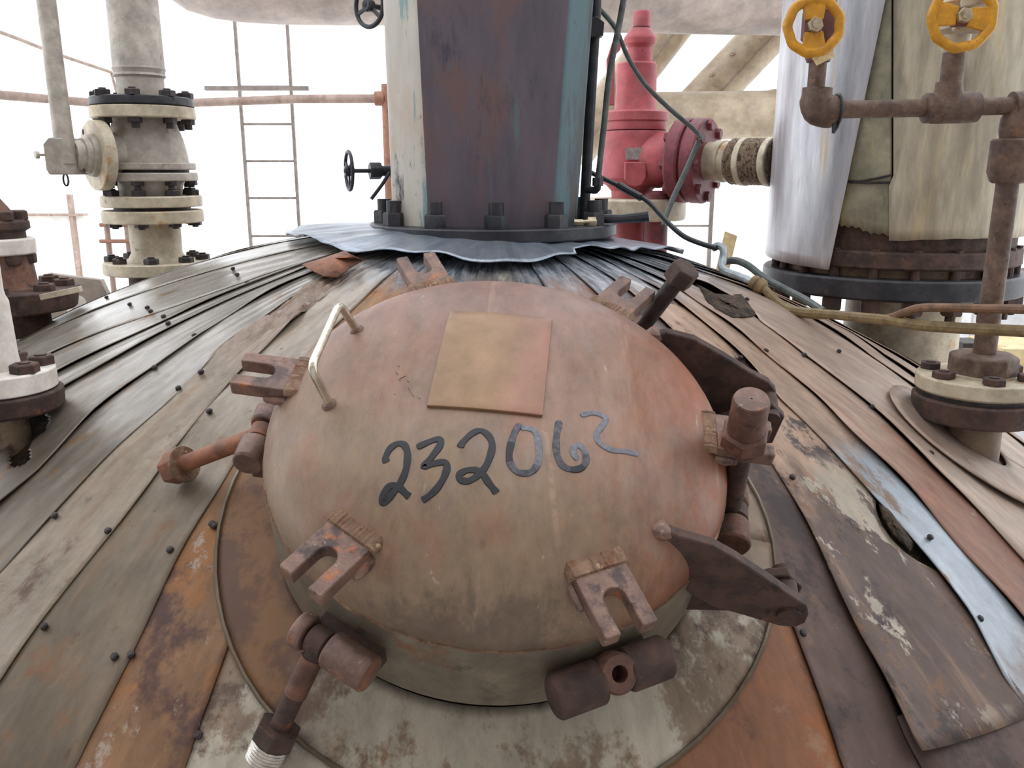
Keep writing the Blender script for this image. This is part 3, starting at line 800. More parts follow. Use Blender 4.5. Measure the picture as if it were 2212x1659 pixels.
# blank plate welded on top
cor = [on_lid(972, 672, .003), on_lid(1193, 688, .003), on_lid(1172, 897, .003), on_lid(922, 876, .003)]
cl = [toL(p) for p in cor]
def qp(u, v): 
    a = cl[0].lerp(cl[1], u); b = cl[3].lerp(cl[2], u); p = a.lerp(b, v); return p
rows = []
for i in range(13):
    row = []
    for j in range(13):
        p = qp(j / 12, i / 12); r = math.hypot(p.x, p.y)
        row.append(L(p.x, p.y, dish_z(r) + .0035))
    rows.append(row)
part('blank_plate', MB().grid(rows), 'plate', lid, 'brassy square blank plate welded on the dish', solid=.0045, bevel=.0006)

# handle
f1 = on_lid(771, 713); f2 = on_lid(711, 874)
h1 = at(733, 657, f1.y - .022); h2 = at(672, 793, f2.y - .02)
pts = [f1 - lid_n(f1) * .004, f1.lerp(h1, .5), f1.lerp(h1, .86), h1.lerp(f1, .04).lerp(h2, .05), h1.lerp(h2, .14), h1.lerp(h2, .5), h2.lerp(h1, .12), h2.lerp(h1, .04).lerp(f2, .04), h2.lerp(f2, .14), h2.lerp(f2, .5), f2 - lid_n(f2) * .004]
part('handle', MB().tube(pts, .0047, 14, 4), 'bright_rod', lid, 'bright round bar grab handle')
for f in (f1, f2): part('weld_bead', MB().lathe(f - lid_n(f) * .002, lid_n(f), [(.009, 0), (.0085, .003), (.006, .006)], 14), 'lug', lid)

# hinge arms
arm_o = L(.168, -.163, 0); nrm = HDy
def arm(pxs, o):
    pts = [on_plane(u, v, o, nrm) for u, v in pxs]
    return part('hinge_arm', MB().slab(pts, nrm, .012), 'rust_dark', lid, bevel=.002)
arm([(1424, 1133), (1470, 1150), (1540, 1170), (1590, 1198), (1650, 1238), (1715, 1283), (1742, 1300), (1746, 1318), (1738, 1336), (1715, 1346), (1680, 1342), (1600, 1318), (1540, 1302), (1490, 1275), (1450, 1225), (1436, 1165)], arm_o)
arm_u = L(.19, .151, 0)
arm([(1400, 722), (1440, 713), (1500, 728), (1560, 762), (1620, 800), (1660, 820), (1674, 838), (1672, 868), (1640, 884), (1550, 905), (1440, 860)], arm_u)
for o_, px in ((arm_o, (1428, 1140)), (arm_u, (1412, 718))):
    p = on_plane(px[0], px[1], o_, nrm)
    part('weld_bead', MB().lathe(p - LN * .008, LN, [(.011, 0), (.012, .004), (.009, .010), (.003, .013)], 12, True, True, lambda a, z: 1 + .15 * math.sin(3 * a)), 'lug', lid, 'pale weld lump')
pl_ = on_plane(1702, 1315, arm_o, nrm); pu_ = on_plane(1655, 852, arm_u, nrm)
part('hinge_pin', MB().cyl(pl_ - HDy * .011, pl_ + HDy * .05, .013, n=20), 'rust_dark', neck)
part('hinge_pin', MB().cyl(pu_ - HDy * .05, pu_ + HDy * .011, .013, n=20), 'rust_dark', neck)
part('hinge_bracket', MB().prism(pl_ + HDy * .03, HDx, LN, HDy, [(-.10, -.075), (.018, -.05), (.02, .0), (.0, .018), (-.02, .012), (-.10, -.05)], 0, .012), 'rust_dark', neck, bevel=.002)
part('hinge_bracket', MB().prism(pu_ - HDy * .04, HDx, LN, HDy, [(-.10, -.075), (.018, -.05), (.02, .0), (.0, .018), (-.02, .012), (-.10, -.05)], 0, .012), 'rust_dark', neck, bevel=.002)

# hand written number 232062
def ribbon(name, pts, w, mats, label):
    px = [(780 + x / 3.456, 640 + y / 3.456) for x, y in pts]
    q = []
    for i in range(len(px) - 1):
        a = px[max(i - 1, 0)]; b = px[i]; c = px[i + 1]; d = px[min(i + 2, len(px) - 1)]
        for k in range(5):
            t = k / 5
            q.append(tuple(.5 * (2 * b[j] + (c[j] - a[j]) * t + (2 * a[j] - 5 * b[j] + 4 * c[j] - d[j]) * t * t + (3 * b[j] - a[j] - 3 * c[j] + d[j]) * t ** 3) for j in (0, 1)))
    q.append(px[-1])
    P3 = [on_lid(u, v) for u, v in q]; n = len(P3)
    mb = MB(); rows = []
    for i, p in enumerate(P3):
        t = (P3[min(i + 1, n - 1)] - P3[max(i - 1, 0)]).normalized(); nn = lid_n(p); s = nn.cross(t).normalized()
        ww = w * (.55 if i in (0, n - 1) else 1) * (1 + .08 * math.sin(i * .7))
        rows.append([p + s * ww + nn * .0002, p + s * ww * .8 + nn * .0009, p - s * ww * .8 + nn * .0009, p - s * ww + nn * .0002])
    vs = [p for r in rows for p in r]; 
    o = len(mb.v); mb.v += vs
    for i in range(n - 1):
        for j in range(3):
            mb.f.append([i * 4 + j, i * 4 + j + 1, (i + 1) * 4 + j + 1, (i + 1) * 4 + j])
            k = min(len(mats) - 1, int(i / (n - 1) * len(mats))); mb.mi.append(k)
    part(name, mb, mats, lid, label)
W = .0037
B_, D_, G_ = 'marker_black', 'marker_mid', 'marker_grey'
ribbon('digit', [(190, 1240), (183, 1205), (215, 1140), (270, 1102), (318, 1108), (345, 1160), (345, 1230), (330, 1310), (290, 1400), (245, 1460), (200, 1520), (165, 1540), (163, 1485), (205, 1425), (250, 1412), (300, 1440), (340, 1480), (362, 1495)], W, [B_], 'black handwritten 2')
ribbon('digit', [(415, 1130), (500, 1090), (570, 1068), (596, 1085), (580, 1130), (520, 1210), (470, 1272), (540, 1250), (620, 1240), (642, 1275), (620, 1350), (570, 1430), (510, 1490), (455, 1525)], W, [B_], 'black handwritten 3')
ribbon('digit', [(740, 1130), (760, 1090), (830, 1025), (890, 1003), (945, 1035), (978, 1100), (968, 1180), (930, 1270), (870, 1340), (800, 1380), (742, 1370), (737, 1330), (790, 1300), (860, 1300), (910, 1330), (950, 1390), (990, 1440), (1012, 1470)], W, [B_], 'second black handwritten 2')
ribbon('digit', [(1190, 955), (1150, 1010), (1122, 1090), (1105, 1180), (1115, 1250), (1160, 1308), (1230, 1322), (1290, 1298), (1322, 1230), (1328, 1150), (1318, 1060), (1290, 1003), (1240, 985), (1195, 985)], W, [D_, B_, D_, D_, G_, G_, G_], 'handwritten 0 fading to grey')
ribbon('digit', [(1480, 930), (1465, 1010), (1455, 1100), (1465, 1190), (1500, 1260), (1560, 1292), (1630, 1288), (1672, 1250), (1678, 1190), (1650, 1130), (1610, 1112), (1585, 1140), (1590, 1190), (1620, 1210)], W, [D_, D_, D_, B_, D_, G_, G_, G_], 'handwritten 6 fading to grey')
ribbon('digit', [(1640, 890), (1720, 872), (1800, 890), (1828, 920), (1800, 970), (1762, 1020), (1770, 1080), (1810, 1120), (1880, 1150), (1980, 1160), (2070, 1180)], W * .92, [G_], 'grey handwritten 2')
mb = MB()
for (x0, y0, x1, y1) in ((415, 505, 440, 545), (360, 655, 405, 718), (420, 810, 465, 862), (455, 812, 590, 742), (620, 845, 655, 885), (640, 1015, 668, 1062), (690, 1090, 760, 1215), (872, 1230, 902, 1262), (335, 1145, 352, 1170)):
    a = on_lid(820 + x0 / 10.37, 740 + y0 / 10.37); b = on_lid(820 + x1 / 10.37, 740 + y1 / 10.37)
    mb.tube([a, a.lerp(b, .5), b], .0006, 5)
part('stamp_mark', mb, 'engrave', lid, 'faint punched marks')

# ================================================================== SWING BOLTS
def eye(mb, base, t, rod, br):
    mb.lathe(base - t * .0115, t, [(br * .75, 0), (br * .95, .002), (br * .95, .021), (br * .75, .023)], 22)
def thread(p, ax, r, ln, n=9):
    prof = []
    for k in range(n):
        z = ln * k / n
        prof += [(r, z), (r * 1.06, z + ln / n * .45), (r, z + ln / n * .9)]
    prof.append((r * .9, ln))
    return MB().lathe(p, ax, prof, 20)
def bases(i):
    ang, r, hl, g, br, z = BR[i]
    a = math.radians(ang); t = LX * -math.sin(a) + LY * math.cos(a)
    return Lp(r, ang, z) + t * g, t, br
# right: upright through its lug with tall nut
b, t, br = bases(2); 
sb = thing('swing_bolt', b, 'upright rusty swing bolt with a tall capped nut in the right lug', 'bolt')
axp = (LN - LX * .12).normalized()
mb = MB(); eye(mb, b, t, .012, br); mb.cyl(b, b + axp * .130, .0125)
part('shank', mb, 'rust_dark', sb)
ztop = b
part('washer_nut', MB().hex(b + axp * .1255, axp, .0275, .021, .4), 'rust', sb, bevel=.0015)
part('tall_nut', MB().lathe(b + axp * .146, axp, [(.0198, 0), (.0204, .006), (.0198, .012), (.0204, .018), (.0200, .024), (.0199, .043), (.0188, .046)], 28, True, True, lambda a, z: 1 + .012 * math.sin(5 * a)), 'rust', sb)
part('nut_end', MB().lathe(b + axp * .1915, axp, [(.0189, 0), (.0182, .0022), (.001, .0024)], 28, True, False), 'lug', sb, 'worn paler end face')
# lower left: swung down on the sheeting
b, t, br = bases(0); e = on(575, 1632, .024); d = (e - b).normalized(); ln = (e - b).length
sb = thing('swing_bolt', b, 'rusty swing bolt hanging down in front with bright threaded end', 'bolt')
mb = MB(); eye(mb, b, t, .011, br * .8); mb.cyl(b, b + d * (ln - .012), .0105)
part('shank', mb, 'rust_dark', sb)
part('worn_thread', thread(b + d * .018, d, .0112, .045, 16), 'rust', sb)
part('nut', MB().hex(b + d * (ln - .036), d, .0235, .02, .2), 'rust_dark', sb, bevel=.0012)
part('threaded_end', thread(b + d * (ln - .016), d, .0195, .022, 6), 'thread', sb, 'bright steel threads')
# left: lying outwards
b, t, br = bases(5); e = on(372, 1012, .026); d = (e - b).normalized(); ln = (e - b).length
sb = thing('swing_bolt', b, 'orange rusty swing bolt lying outwards on the left of the cover', 'bolt')
mb = MB(); eye(mb, b, t, .011, br * .8); mb.cyl(b, b + d * ln, .0112)
part('shank', mb, 'rust_orange', sb)
part('nut', MB().hex(e - d * .022, d, .0235, .026, .3), 'rust_orange', sb, bevel=.0015)
part('washer', MB().lathe(e - d * .027, d, [(.024, 0), (.025, .002), (.024, .0045)], 24), 'weld', sb)
q = L(-.283, .035, -.10)
part('cross_pin', MB().cyl(b - t * .05, b - t * .066, .006, n=12), 'rust_dark', neck)
# upper right: leaning away behind the cover
b, t, br = bases(3); e = L(.228, .240, .034); d = (e - b).normalized(); ln = (e - b).length
sb = thing('swing_bolt', b, 'dark swing bolt with hex nut leaning out behind the upper right lug', 'bolt')
mb = MB(); eye(mb, b, t, .012, br * .8); mb.cyl(b, b + d * ln, .0118)
part('shank', mb, 'bolt_dark', sb)
part('nut', MB().hex(e - d * .020, d, .0205, .026, .2), 'rust_dark', sb, bevel=.0015)

# ================================================================== AGITATOR HOUSING
ah = thing('agitator_housing', (AX, AY, -.15), 'tall dark rust stained square steel housing with chamfered corners on the dome crown', 'housing')
def ring(v, z_off=0):
    k = (v - 478) / 478.0     # 0 at the foot, -1 at the frame top
    Yf = 1.925
    fl = 925 + 25 * k; fr = 1194 + (-36) * k; le = 848 + 21 * k; re = 1246 + (-36) * k
    p = [at(fl, v, Yf), at(fr, v, Yf), at(re, v, Yf + .055), at(re - 22, v, Yf + .34), at(re - 80, v, Yf + .39), at(le + 80, v, Yf + .39), at(le + 16, v, Yf + .34), at(le, v, Yf + .055)]
    z = p[0].z
    for q in p: q.z = z
    return p
zb = -.121
r0 = ring(478); r1 = ring(-420)
for q in r0: q.z = zb
names = [('front_face', 'pole_front', 0), ('right_chamfer', 'pole_right', 1), ('right_side', 'pole_right', 2), ('back_chamfer', 'pole_front', 3), ('back_face', 'pole_front', 4), ('back_chamfer', 'pole_front', 5), ('left_side', 'pole_left_lit', 6), ('left_chamfer', 'pole_left_lit', 7)]
mb = MB()
n = 8; R0 = r0 + r0[:1]; R1 = r1 + r1[:1]
# subdivided rounded edges: build a fine ring with small fillets
def fillet(p, k=.16, seg=4):
    out = []; mi = []
    for i in range(8):
        a, b_, c_ = p[i - 1], p[i], p[(i + 1) % 8]
        da = (a - b_).normalized() * min(.012, (a - b_).length * .3); dc = (c_ - b_).normalized() * min(.012, (c_ - b_).length * .3)
        for s in range(seg + 1):
            t_ = s / seg
            out.append((b_ + da) * (1 - t_) ** 2 + b_ * 2 * t_ * (1 - t_) + (b_ + dc) * t_ ** 2); mi.append(i if s >= seg / 2 else (i - 1) % 8)
    return out, mi
f0, mi = fillet(r0); f1, _ = fillet(r1)
rows = [[a.lerp(b_, k / 24) for a, b_ in zip(f0, f1)] for k in range(25)]
mb.grid(rows, True)
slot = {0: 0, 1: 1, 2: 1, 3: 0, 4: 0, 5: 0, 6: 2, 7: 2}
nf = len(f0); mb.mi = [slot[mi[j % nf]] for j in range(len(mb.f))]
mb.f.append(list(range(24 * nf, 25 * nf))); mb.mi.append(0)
part('housing_box', mb, ['pole_front', 'pole_right', 'pole_left_lit'], ah, ang=60)
fc = Vector((AX + .0, AY, 0)); RF = .296
part('flange', MB().lathe(fc, (0, 0, 1), [(RF - .002, -.149), (RF, -.146), (RF, -.124), (RF - .003, -.121), (.05, -.121)], 96, True, False), 'black_iron', ah)
for k in range(12):
    a = math.radians(-90 + 30 * k + 2.5 )
    p = fc + Vector((math.cos(a) * .262, math.sin(a) * .262, -.121))
    bolt(ah, p, (0, 0, 1), .0262, .029, 'black_iron', (.0165, .026, .02), spin=random.random())
# weld foot of housing
# valve with handwheel on left of housing
def wheel(parent, c, ax, R, r, mat, nspoke, ang0=0.0, hub=.012, name='handwheel', flat=1.0, spw=None, scal=0.0):
    ax = Vector(ax).normalized(); ex = ax.cross(Vector((0, 0, 1))).normalized(); ey = ex.cross(ax) * 1.0
    if ey.z < 0: ey = -ey
    mb = MB(); rows = []
    for k in range(48):
        a = 2 * math.pi * k / 48; rd = ex * math.cos(a) + ey * math.sin(a); Rk = R * (1 + scal * math.cos(9 * a))
        rows.append([c + rd * (Rk - r * flat + r * flat * math.cos(b)) + ax * (r * math.sin(b)) for b in [2 * math.pi * j / 12 for j in range(12)]])
    rows.append(rows[0]); mb.grid(rows, True)
    rim = part(name, mb, mat, parent)
    for k in range(nspoke):
        a = ang0 + 2 * math.pi * k / nspoke; rd = ex * math.cos(a) + ey * math.sin(a); tg = ax.cross(rd)
        w0, w1 = spw or (r * .8, r * .8)
        part('spoke', MB().prism(c, rd, tg, ax, [(hub * .6, -w0), (R - r * flat * 1.6, -w1), (R - r * flat * 1.2, -w1 * 1.25), (R - r * flat * 1.2, w1 * 1.25), (R - r * flat * 1.6, w1), (hub * .6, w0)], -r * .55, r * .55), mat, rim, bevel=r * .25)
    return rim
wv = thing('needle_valve', at(838, 370, 2.14), 'small black handwheel valve on the left foot of the dark housing', 'valve')
c = at(754, 369, 2.05); ax = Vector((-.93, -.36, .0)).normalized()
wheel(wv, c, ax, .0475, .0042, 'black_iron', 3, .5, .010)
e = at(845, 369, 2.10)
part('stem', MB().cyl(c + ax * .012, c - ax * .05, .005, n=12).lathe(c + ax * .010, -ax, [(.011, 0), (.013, .004), (.012, .016), (.008, .022)], 16), 'black_iron', wv)
part('packing_nut', MB().hex(c - ax * .048, -ax, .020, .028), 'black_iron', wv, bevel=.001)
part('valve_body', MB().lathe(c - ax * .074, -ax, [(.012, 0), (.012, .02), (.016, .022), (.016, .05)], 18), 'black_iron', wv)
part('lever', MB().tube([at(842, 372, 2.06), at(826, 398, 2.05), at(802, 430, 2.04)], .0042, 10), 'black_iron', wv)
wv2 = thing('needle_valve', at(835, 30, 2.1), 'black handwheel valve high on the left side of the dark housing', 'valve')
c = at(798, 12, 2.04); ax = Vector((-.62, -.78, 0)).normalized()
wheel(wv2, c, ax, .049, .0052, 'black_iron', 3, -.35, .012)
part('stem', MB().cyl(c + ax * .012, c - ax * .06, .006, n=12).lathe(c + ax * .012, -ax, [(.011, 0), (.014, .004), (.013, .018)], 16), 'black_iron', wv2)
part('valve_body', MB().cyl(c - ax * .045, c - ax * .075, .016).cyl(c - ax * .06, at(850, 24, 2.12), .013), 'black_iron', wv2)
# black pipe up the right side of the housing
bp = thing('standpipe', at(1262, 430, 2.12), 'black standpipe close beside the right edge of the dark housing', 'pipe')
p0 = at(1261, 470, 2.13); p1 = Vector((p0.x, p0.y, Z(30, 2.13)))
dx = X(1286, 60, 2.13) - X(1261, 470, 2.13)
part('pipe', MB().tube([p0 + Vector((0, 0, -.02)), p0.lerp(p1 + Vector((dx, 0, 0)), .5), p1 + Vector((dx, 0, 0)), p1 + Vector((dx + .004, 0, .5))], .0125, 16), 'black_iron', bp)
part('top_bracket', MB().prism(at(1284, 60, 2.1), (1, 0, 0), (0, 0, 1), (0, 1, 0), [(-.02, -.022), (.02, -.018), (.022, .01), (.004, .024), (-.02, .016)], -.01, .03), 'black_iron', bp, bevel=.002)
eb = at(1266, 409, 2.1); ee = at(1292, 410, 2.08)
part('elbow', MB().tube([eb, at(1282, 411, 2.09), at(1290, 408, 2.085), at(1291, 388, 2.085)], .0088, 12, 2).hex(at(1291, 402, 2.085), (0, 0, 1), .013, .02), 'black_iron', bp)

# grease line, hoses and rods
def hose(name, pts, r, mat, label, cat, group=None, n=10, sm=4):
    return tag(part(name, MB().tube(pts, r, n, sm), mat), label, cat, group)
P4 = lambda l: [at(*q) for q in l]
hose('rubber_hose', P4([(1352, -30, 2.06), (1340, 40, 2.06), (1326, 110, 2.06), (1314, 180, 2.07), (1306, 260, 2.08), (1298, 330, 2.085), (1292, 388, 2.085)]), .0072, 'rubber', 'grey green hose dropping to the elbow beside the dark housing', 'hose')
hose('thin_hose', P4([(1278, 4, 2.25), (1300, 25, 2.25), (1330, 62, 2.25), (1350, 110, 2.3), (1372, 152, 2.32), (1400, 190, 2.35), (1450, 238, 2.4), (1500, 280, 2.45), (1514, 300, 2.45)]), .0062, 'rubber', 'thin dark hose looping across in front of the red valve', 'hose')
hose('support_rod', P4([(1509, 305, 2.46), (1490, 350, 2.44), (1455, 425, 2.4), (1432, 487, 2.36)]), [.0075, .0075, .0075, .006], 'rubber', 'grey rod slanting down from the dark red flange', 'rod', sm=1)
mb = MB()
pts = P4([(1262, 366, 2.3), (1300, 384, 2.28), (1350, 408, 2.24), (1395, 432, 2.2), (1425, 462, 2.16), (1450, 488, 2.12), (1480, 512, 2.08), (1520, 528, 2.05), (1548, 536, 2.02)])
bc = thing('black_cable', pts[0], 'black cable with a thicker splice sagging from behind the housing to the bent conduit', 'cable')
part('cable', MB().tube(pts, .0062, 10, 4), 'black_cable', bc)
part('splice', MB().tube(P4([(1335, 399, 2.25), (1355, 411, 2.236), (1385, 427, 2.208)]), .0095, 10, 2), 'black_cable', bc)
hose('fitting_lever', [at(1296, 472, 2.0), at(1340, 473, 1.99), at(1380, 470, 1.98), at(1402, 467, 1.975)], [.010, .010, .0115, .0125], 'black_iron', 'dark tubular lever lying on the housing flange at right', 'lever', sm=1)
gf = thing('grease_fitting', at(1258, 482, 1.93), 'small brassy grease fitting on the housing flange', 'fitting')
part('fitting_nut', MB().hex(at(1240, 481, 1.93), (1, .1, 0), .0075, .02), 'nut_plate', gf)
part('fitting_tip', MB().cyl(at(1258, 480, 1.935), at(1275, 478, 1.94), .0045, n=10), 'nut_plate', gf)
part('fitting_body', MB().hex(at(1268, 480, 1.95), (.9, .2, 0), .0125, .02), 'nut_plate', gf, bevel=.001)
hk = P4([(1540, 536, 2.04), (1553, 531, 2.03), (1563, 540, 2.02), (1562, 560, 2.01), (1560, 578, 1.99), (1572, 588, 1.97), (1605, 600, 1.95), (1632, 612, 1.93)])
hose('conduit', hk, .0092, 'conduit', 'bent pale blue grey conduit end hooked over the sheets', 'conduit')
gl = thing('cable_gland', at(1640, 618, 1.93), 'olive cable gland where the cables split on the right of the dome', 'gland')
d = (at(1655, 626, 1.92) - at(1622, 606, 1.94)).normalized()
part('gland_body', MB().lathe(at(1622, 606, 1.94), d, [(.012, 0), (.016, .003), (.017, .012), (.015, .016), (.019, .018), (.018, .032), (.011, .038)], 20), 'cable_olive', gl)
hose('olive_cable', P4([(1650, 623, 1.92), (1672, 646, 1.90), (1700, 668, 1.86), (1740, 676, 1.8), (1800, 680, 1.72), (1860, 686, 1.64), (1920, 692, 1.56), (1980, 702, 1.50), (2060, 708, 1.44), (2140, 712, 1.40), (2260, 718, 1.34)]), [.0098] * 5 + [.0118] * 8 + [.0100] * 25, 'cable_olive', 'olive cable running right in front of the rusty pipe, lower of the two', 'cable')
hose('brown_cable', P4([(1890, 690, 1.60), (1925, 686, 1.56), (1958, 674, 1.52), (1990, 665, 1.49), (2060, 665, 1.44), (2140, 667, 1.40), (2260, 669, 1.34)]), .0078, 'cable_brown', 'brown cable forking up from the olive cable, upper of the two', 'cable')
hose('grey_cable', P4([(1562, 566, 2.05), (1590, 563, 2.03), (1618, 575, 2.0), (1650, 600, 1.96), (1690, 622, 1.92), (1740, 648, 1.85), (1780, 674, 1.76)]), .0085, 'rubber', 'dark grey cable lying behind the olive cable on the dome edge', 'cable')
tagp = [at(1566, 500, 2.2), at(1592, 510, 2.2), at(1574, 560, 2.16), at(1548, 552, 2.16)]
for q in (2, 3): tagp[q] = tagp[q].lerp(Vector((tagp[q].x, tagp[q].y, hgt(tagp[q].x, tagp[q].y))), 1.0)
tag(part('card_tag', MB().slab(tagp, (tagp[1] - tagp[0]).cross(tagp[3] - tagp[0]), .004), 'tan_tag'), 'small tan plate standing at the dome edge beside the conduit hook', 'tag')

# ================================================================== stacked pipework helper
def stk(parent, name, u, v, Y, prof, mat, n=40, bevel=0, label=None, cap=True):
    x = X(u, v, Y)
    pr = [(h_ * S(vv, Y), Z(vv, Y)) for vv, h_ in sorted(prof, key=lambda q: -q[0])]
    return part(name, MB().lathe((x, Y, 0), (0, 0, 1), pr, n, cap, cap), mat, parent, label, bevel)
def bolts(parent, u, v, Y, vz, rpx, n, r, h, a0=0.0, mat='bolt_dark', down=False, stud=None):
    x = X(u, v, Y); s = S(vz, Y); z = Z(vz, Y)
    for k in range(n):
        a = a0 + 2 * math.pi * k / n
        bolt(parent, (x + math.cos(a) * rpx * s, Y + math.sin(a) * rpx * s, z), (0, 0, -1 if down else 1), r, h, mat, stud, spin=random.random())

# ---- left valve
Yl = 2.3; ul, vl = 320, 350
lv = thing('check_valve', (X(ul, vl, Yl), Yl, Z(620, Yl)), 'tall grey flanged valve standing on the far left of the dome', 'valve')
stk(lv, 'nozzle_stub', ul, vl, Yl, [(585, 62), (640, 62)], 'rust_dark')
stk(lv, 'base_flange', ul, vl, Yl, [(562, 108), (565, 110), (586, 110), (588, 108)], 'cream_rim', bevel=.001)
bolts(lv, ul, vl, Yl, 563, 92, 8, .019, .015, .25, stud=(.009, .004, .02))
stk(lv, 'spool', ul, vl, Yl, [(478, 53), (545, 52), (556, 58), (564, 66)], 'cream_rim')
stk(lv, 'spool_flange', ul, vl, Yl, [(453, 101), (456, 103), (478, 103), (480, 101)], 'cream_rim', bevel=.001)
stk(lv, 'gasket', ul, vl, Yl, [(445, 78), (455, 78)], 'bolt_dark')
stk(lv, 'valve_flange', ul, vl, Yl, [(422, 101), (425, 103), (444, 103), (446, 101)], 'cream_rim', bevel=.001)
bolts(lv, ul, vl, Yl, 423, 86, 8, .019, .016, .1, stud=(.009, .004, .02))
bolts(lv, ul, vl, Yl, 479, 86, 8, .017, .010, .1, down=True, stud=(.008, .004, .02))
stk(lv, 'valve_neck', ul, vl, Yl, [(390, 72), (404, 66), (424, 62)], 'grey_paint')
stk(lv, 'lower_flange', ul, vl, Yl, [(373, 97), (375, 99), (389, 99), (391, 97)], 'grey_paint', bevel=.001)
stk(lv, 'lower_gasket', ul, vl, Yl, [(366, 82), (374, 82)], 'bolt_dark')
stk(lv, 'body_flange', ul, vl, Yl, [(352, 95), (354, 97), (365, 97), (367, 95)], 'grey_paint', bevel=.001)
bolts(lv, ul, vl, Yl, 391, 86, 8, .016, .011, .1, down=True, stud=(.008, .006, .02))
stk(lv, 'valve_body', ul, vl, Yl, [(256, 62), (275, 68), (300, 76), (330, 82), (354, 84)], 'grey_paint')
stk(lv, 'top_flange', ul, vl, Yl, [(232, 105), (234, 107), (256, 107), (258, 105)], 'cream_rim', bevel=.001)
stk(lv, 'backing_flange', ul, vl, Yl, [(212, 103), (214, 105), (229, 107), (231, 105)], 'black_iron', bevel=.001)
bolts(lv, ul, vl, Yl, 212, 90, 8, .020, .014, .2, stud=(.009, .004, .03))
bolts(lv, ul, vl, Yl, 258, 90, 8, .017, .013, .2, down=True, stud=(.010, .012, .02))
stk(lv, 'riser_pipe', ul, vl, Yl, [(-300, 53), (145, 53), (150, 55), (155, 53), (160, 52), (165, 54), (170, 49), (214, 48)], 'grey_paint')
# side branch
cb = at(318, 335, Yl); fb = at(214, 336, Yl - .10); axb = Vector((-.70, -.71, 0)).normalized()
part('side_branch', MB().cyl(cb, fb + axb * .01, .060, .052), 'grey_paint', lv)
sb_ = thing('level_pipe', at(150, 340, 2.24), 'grey instrument pipe rising beside the left valve from its round side flange', 'pipe')
part('side_flange', MB().lathe(fb, axb, [(.083, -.014), (.085, -.012), (.085, .012), (.083, .014), (.045, .014)], 48), 'cream_rim', sb_)
for k in range(4):
    a = .6 + k * math.pi / 2
    part('bolt_hole', MB().lathe(fb + axb * .0141 + Vector((0, math.cos(a) * .066, math.sin(a) * .066)), axb, [(.007, 0), (.007, .0006)], 12), 'bolt_dark', sb_)
part('hub', MB().lathe(fb + axb * .014, axb, [(.052, 0), (.05, .012), (.044, .013), (.042, .026), (.036, .027), (.034, .045)], 32), 'grey_paint', sb_)
part('block', MB().prism(fb + axb * .048 + Vector((0, 0, -.004)), axb, (0, 0, 1), (0, 1, 0), [(-.006, -.042), (.058, -.042), (.064, -.03), (.064, .028), (.05, .044), (.004, .044), (-.006, .03)], -.03, .03), 'grey_paint', sb_, bevel=.003)
pb = fb + axb * .078
part('pipe', MB().tube([pb + Vector((0, 0, -.02)), pb + Vector((0, 0, .05)), pb + Vector((-.006, .01, .2)), pb + Vector((-.012, .02, .5)), pb + Vector((-.018, .03, .9))], [.026, .0225, .0215, .0215, .0215], 20), 'grey_paint', sb_)
part('bleed_screw', MB().cyl(fb + axb * .118, fb + axb * .142, .003, n=8).lathe(fb + axb * .138, axb, [(.009, 0), (.009, .008)], 12), 'grey_paint', sb_)
rg_ = fb + axb * .075 + Vector((0, -.02, -.058)); rows = []
part('split_ring', MB().tube([rg_ + Vector((math.cos(a) * .006, 0, math.sin(a) * .014)) for a in [2 * math.pi * k / 14 for k in range(15)]], .0024, 6), 'bolt_dark', sb_)

# ---- far left stack
Yp = 1.85; up_, vp = 4, 600
fs_ = thing('flange_stack', (X(up_, vp, Yp), Yp, Z(690, Yp)), 'rusty flanged pipe stack at the left edge behind the white pipe', 'pipe')
stk(fs_, 'stub', up_, vp, Yp, [(650, 84), (720, 84)], 'rust_dark')
stk(fs_, 'lower_flange', up_, vp, Yp, [(622, 146), (625, 148), (664, 140), (668, 136)], 'rust_dark', bevel=.001)
bolts(fs_, up_, vp, Yp, 622, 118, 8, .021, .014, -.35, 'rust_dark', stud=(.010, .003, .02))
stk(fs_, 'pipe', up_, vp, Yp, [(540, 62), (612, 68), (624, 76)], 'rust')
stk(fs_, 'white_flange', up_, vp, Yp, [(514, 70), (517, 74), (546, 74), (549, 71)], 'white_pipe', bevel=.001)
bolts(fs_, up_, vp, Yp, 549, 58, 8, .017, .020, -.6, 'rust_dark', down=True)
stk(fs_, 'upper_gasket', up_, vp, Yp, [(500, 58), (514, 58)], 'rust_dark')
stk(fs_, 'upper_flange', up_, vp, Yp, [(474, 64), (480, 68), (494, 68), (500, 58)], 'rust_dark', bevel=.001)
bolts(fs_, up_, vp, Yp, 474, 52, 8, .017, .018, -.6, 'rust_dark')
stk(fs_, 'upper_pipe', up_, vp, Yp, [(420, 12), (440, 26), (474, 48)], 'rust')
part('lever', MB().box(at(132, 633, 1.74), .045, .006, .006, ex=(.97, -.1, .2), ey=(.1, 1, 0), ez=(-.2, 0, .97)), 'cream_rim', fs_, bevel=.001)
gs = [at(106, 589, 2.45), at(222, 604, 2.45), at(238, 640, 2.4), at(238, 760, 2.4), at(80, 760, 2.4), at(86, 640, 2.42)]
tag(part('metal_sheet', MB().slab(gs, (0, 1, .02), .02), 'grey_sheet', bevel=.002), 'grey brown sheet leaning behind the left flanges', 'sheet')
tag(part('pipe_end', MB().cyl(at(168, 655, 2.15), at(160, 672, 2.5), .020), 'white_pipe'), 'short white pipe end peeping over the dome beside the left flange stack', 'pipe')

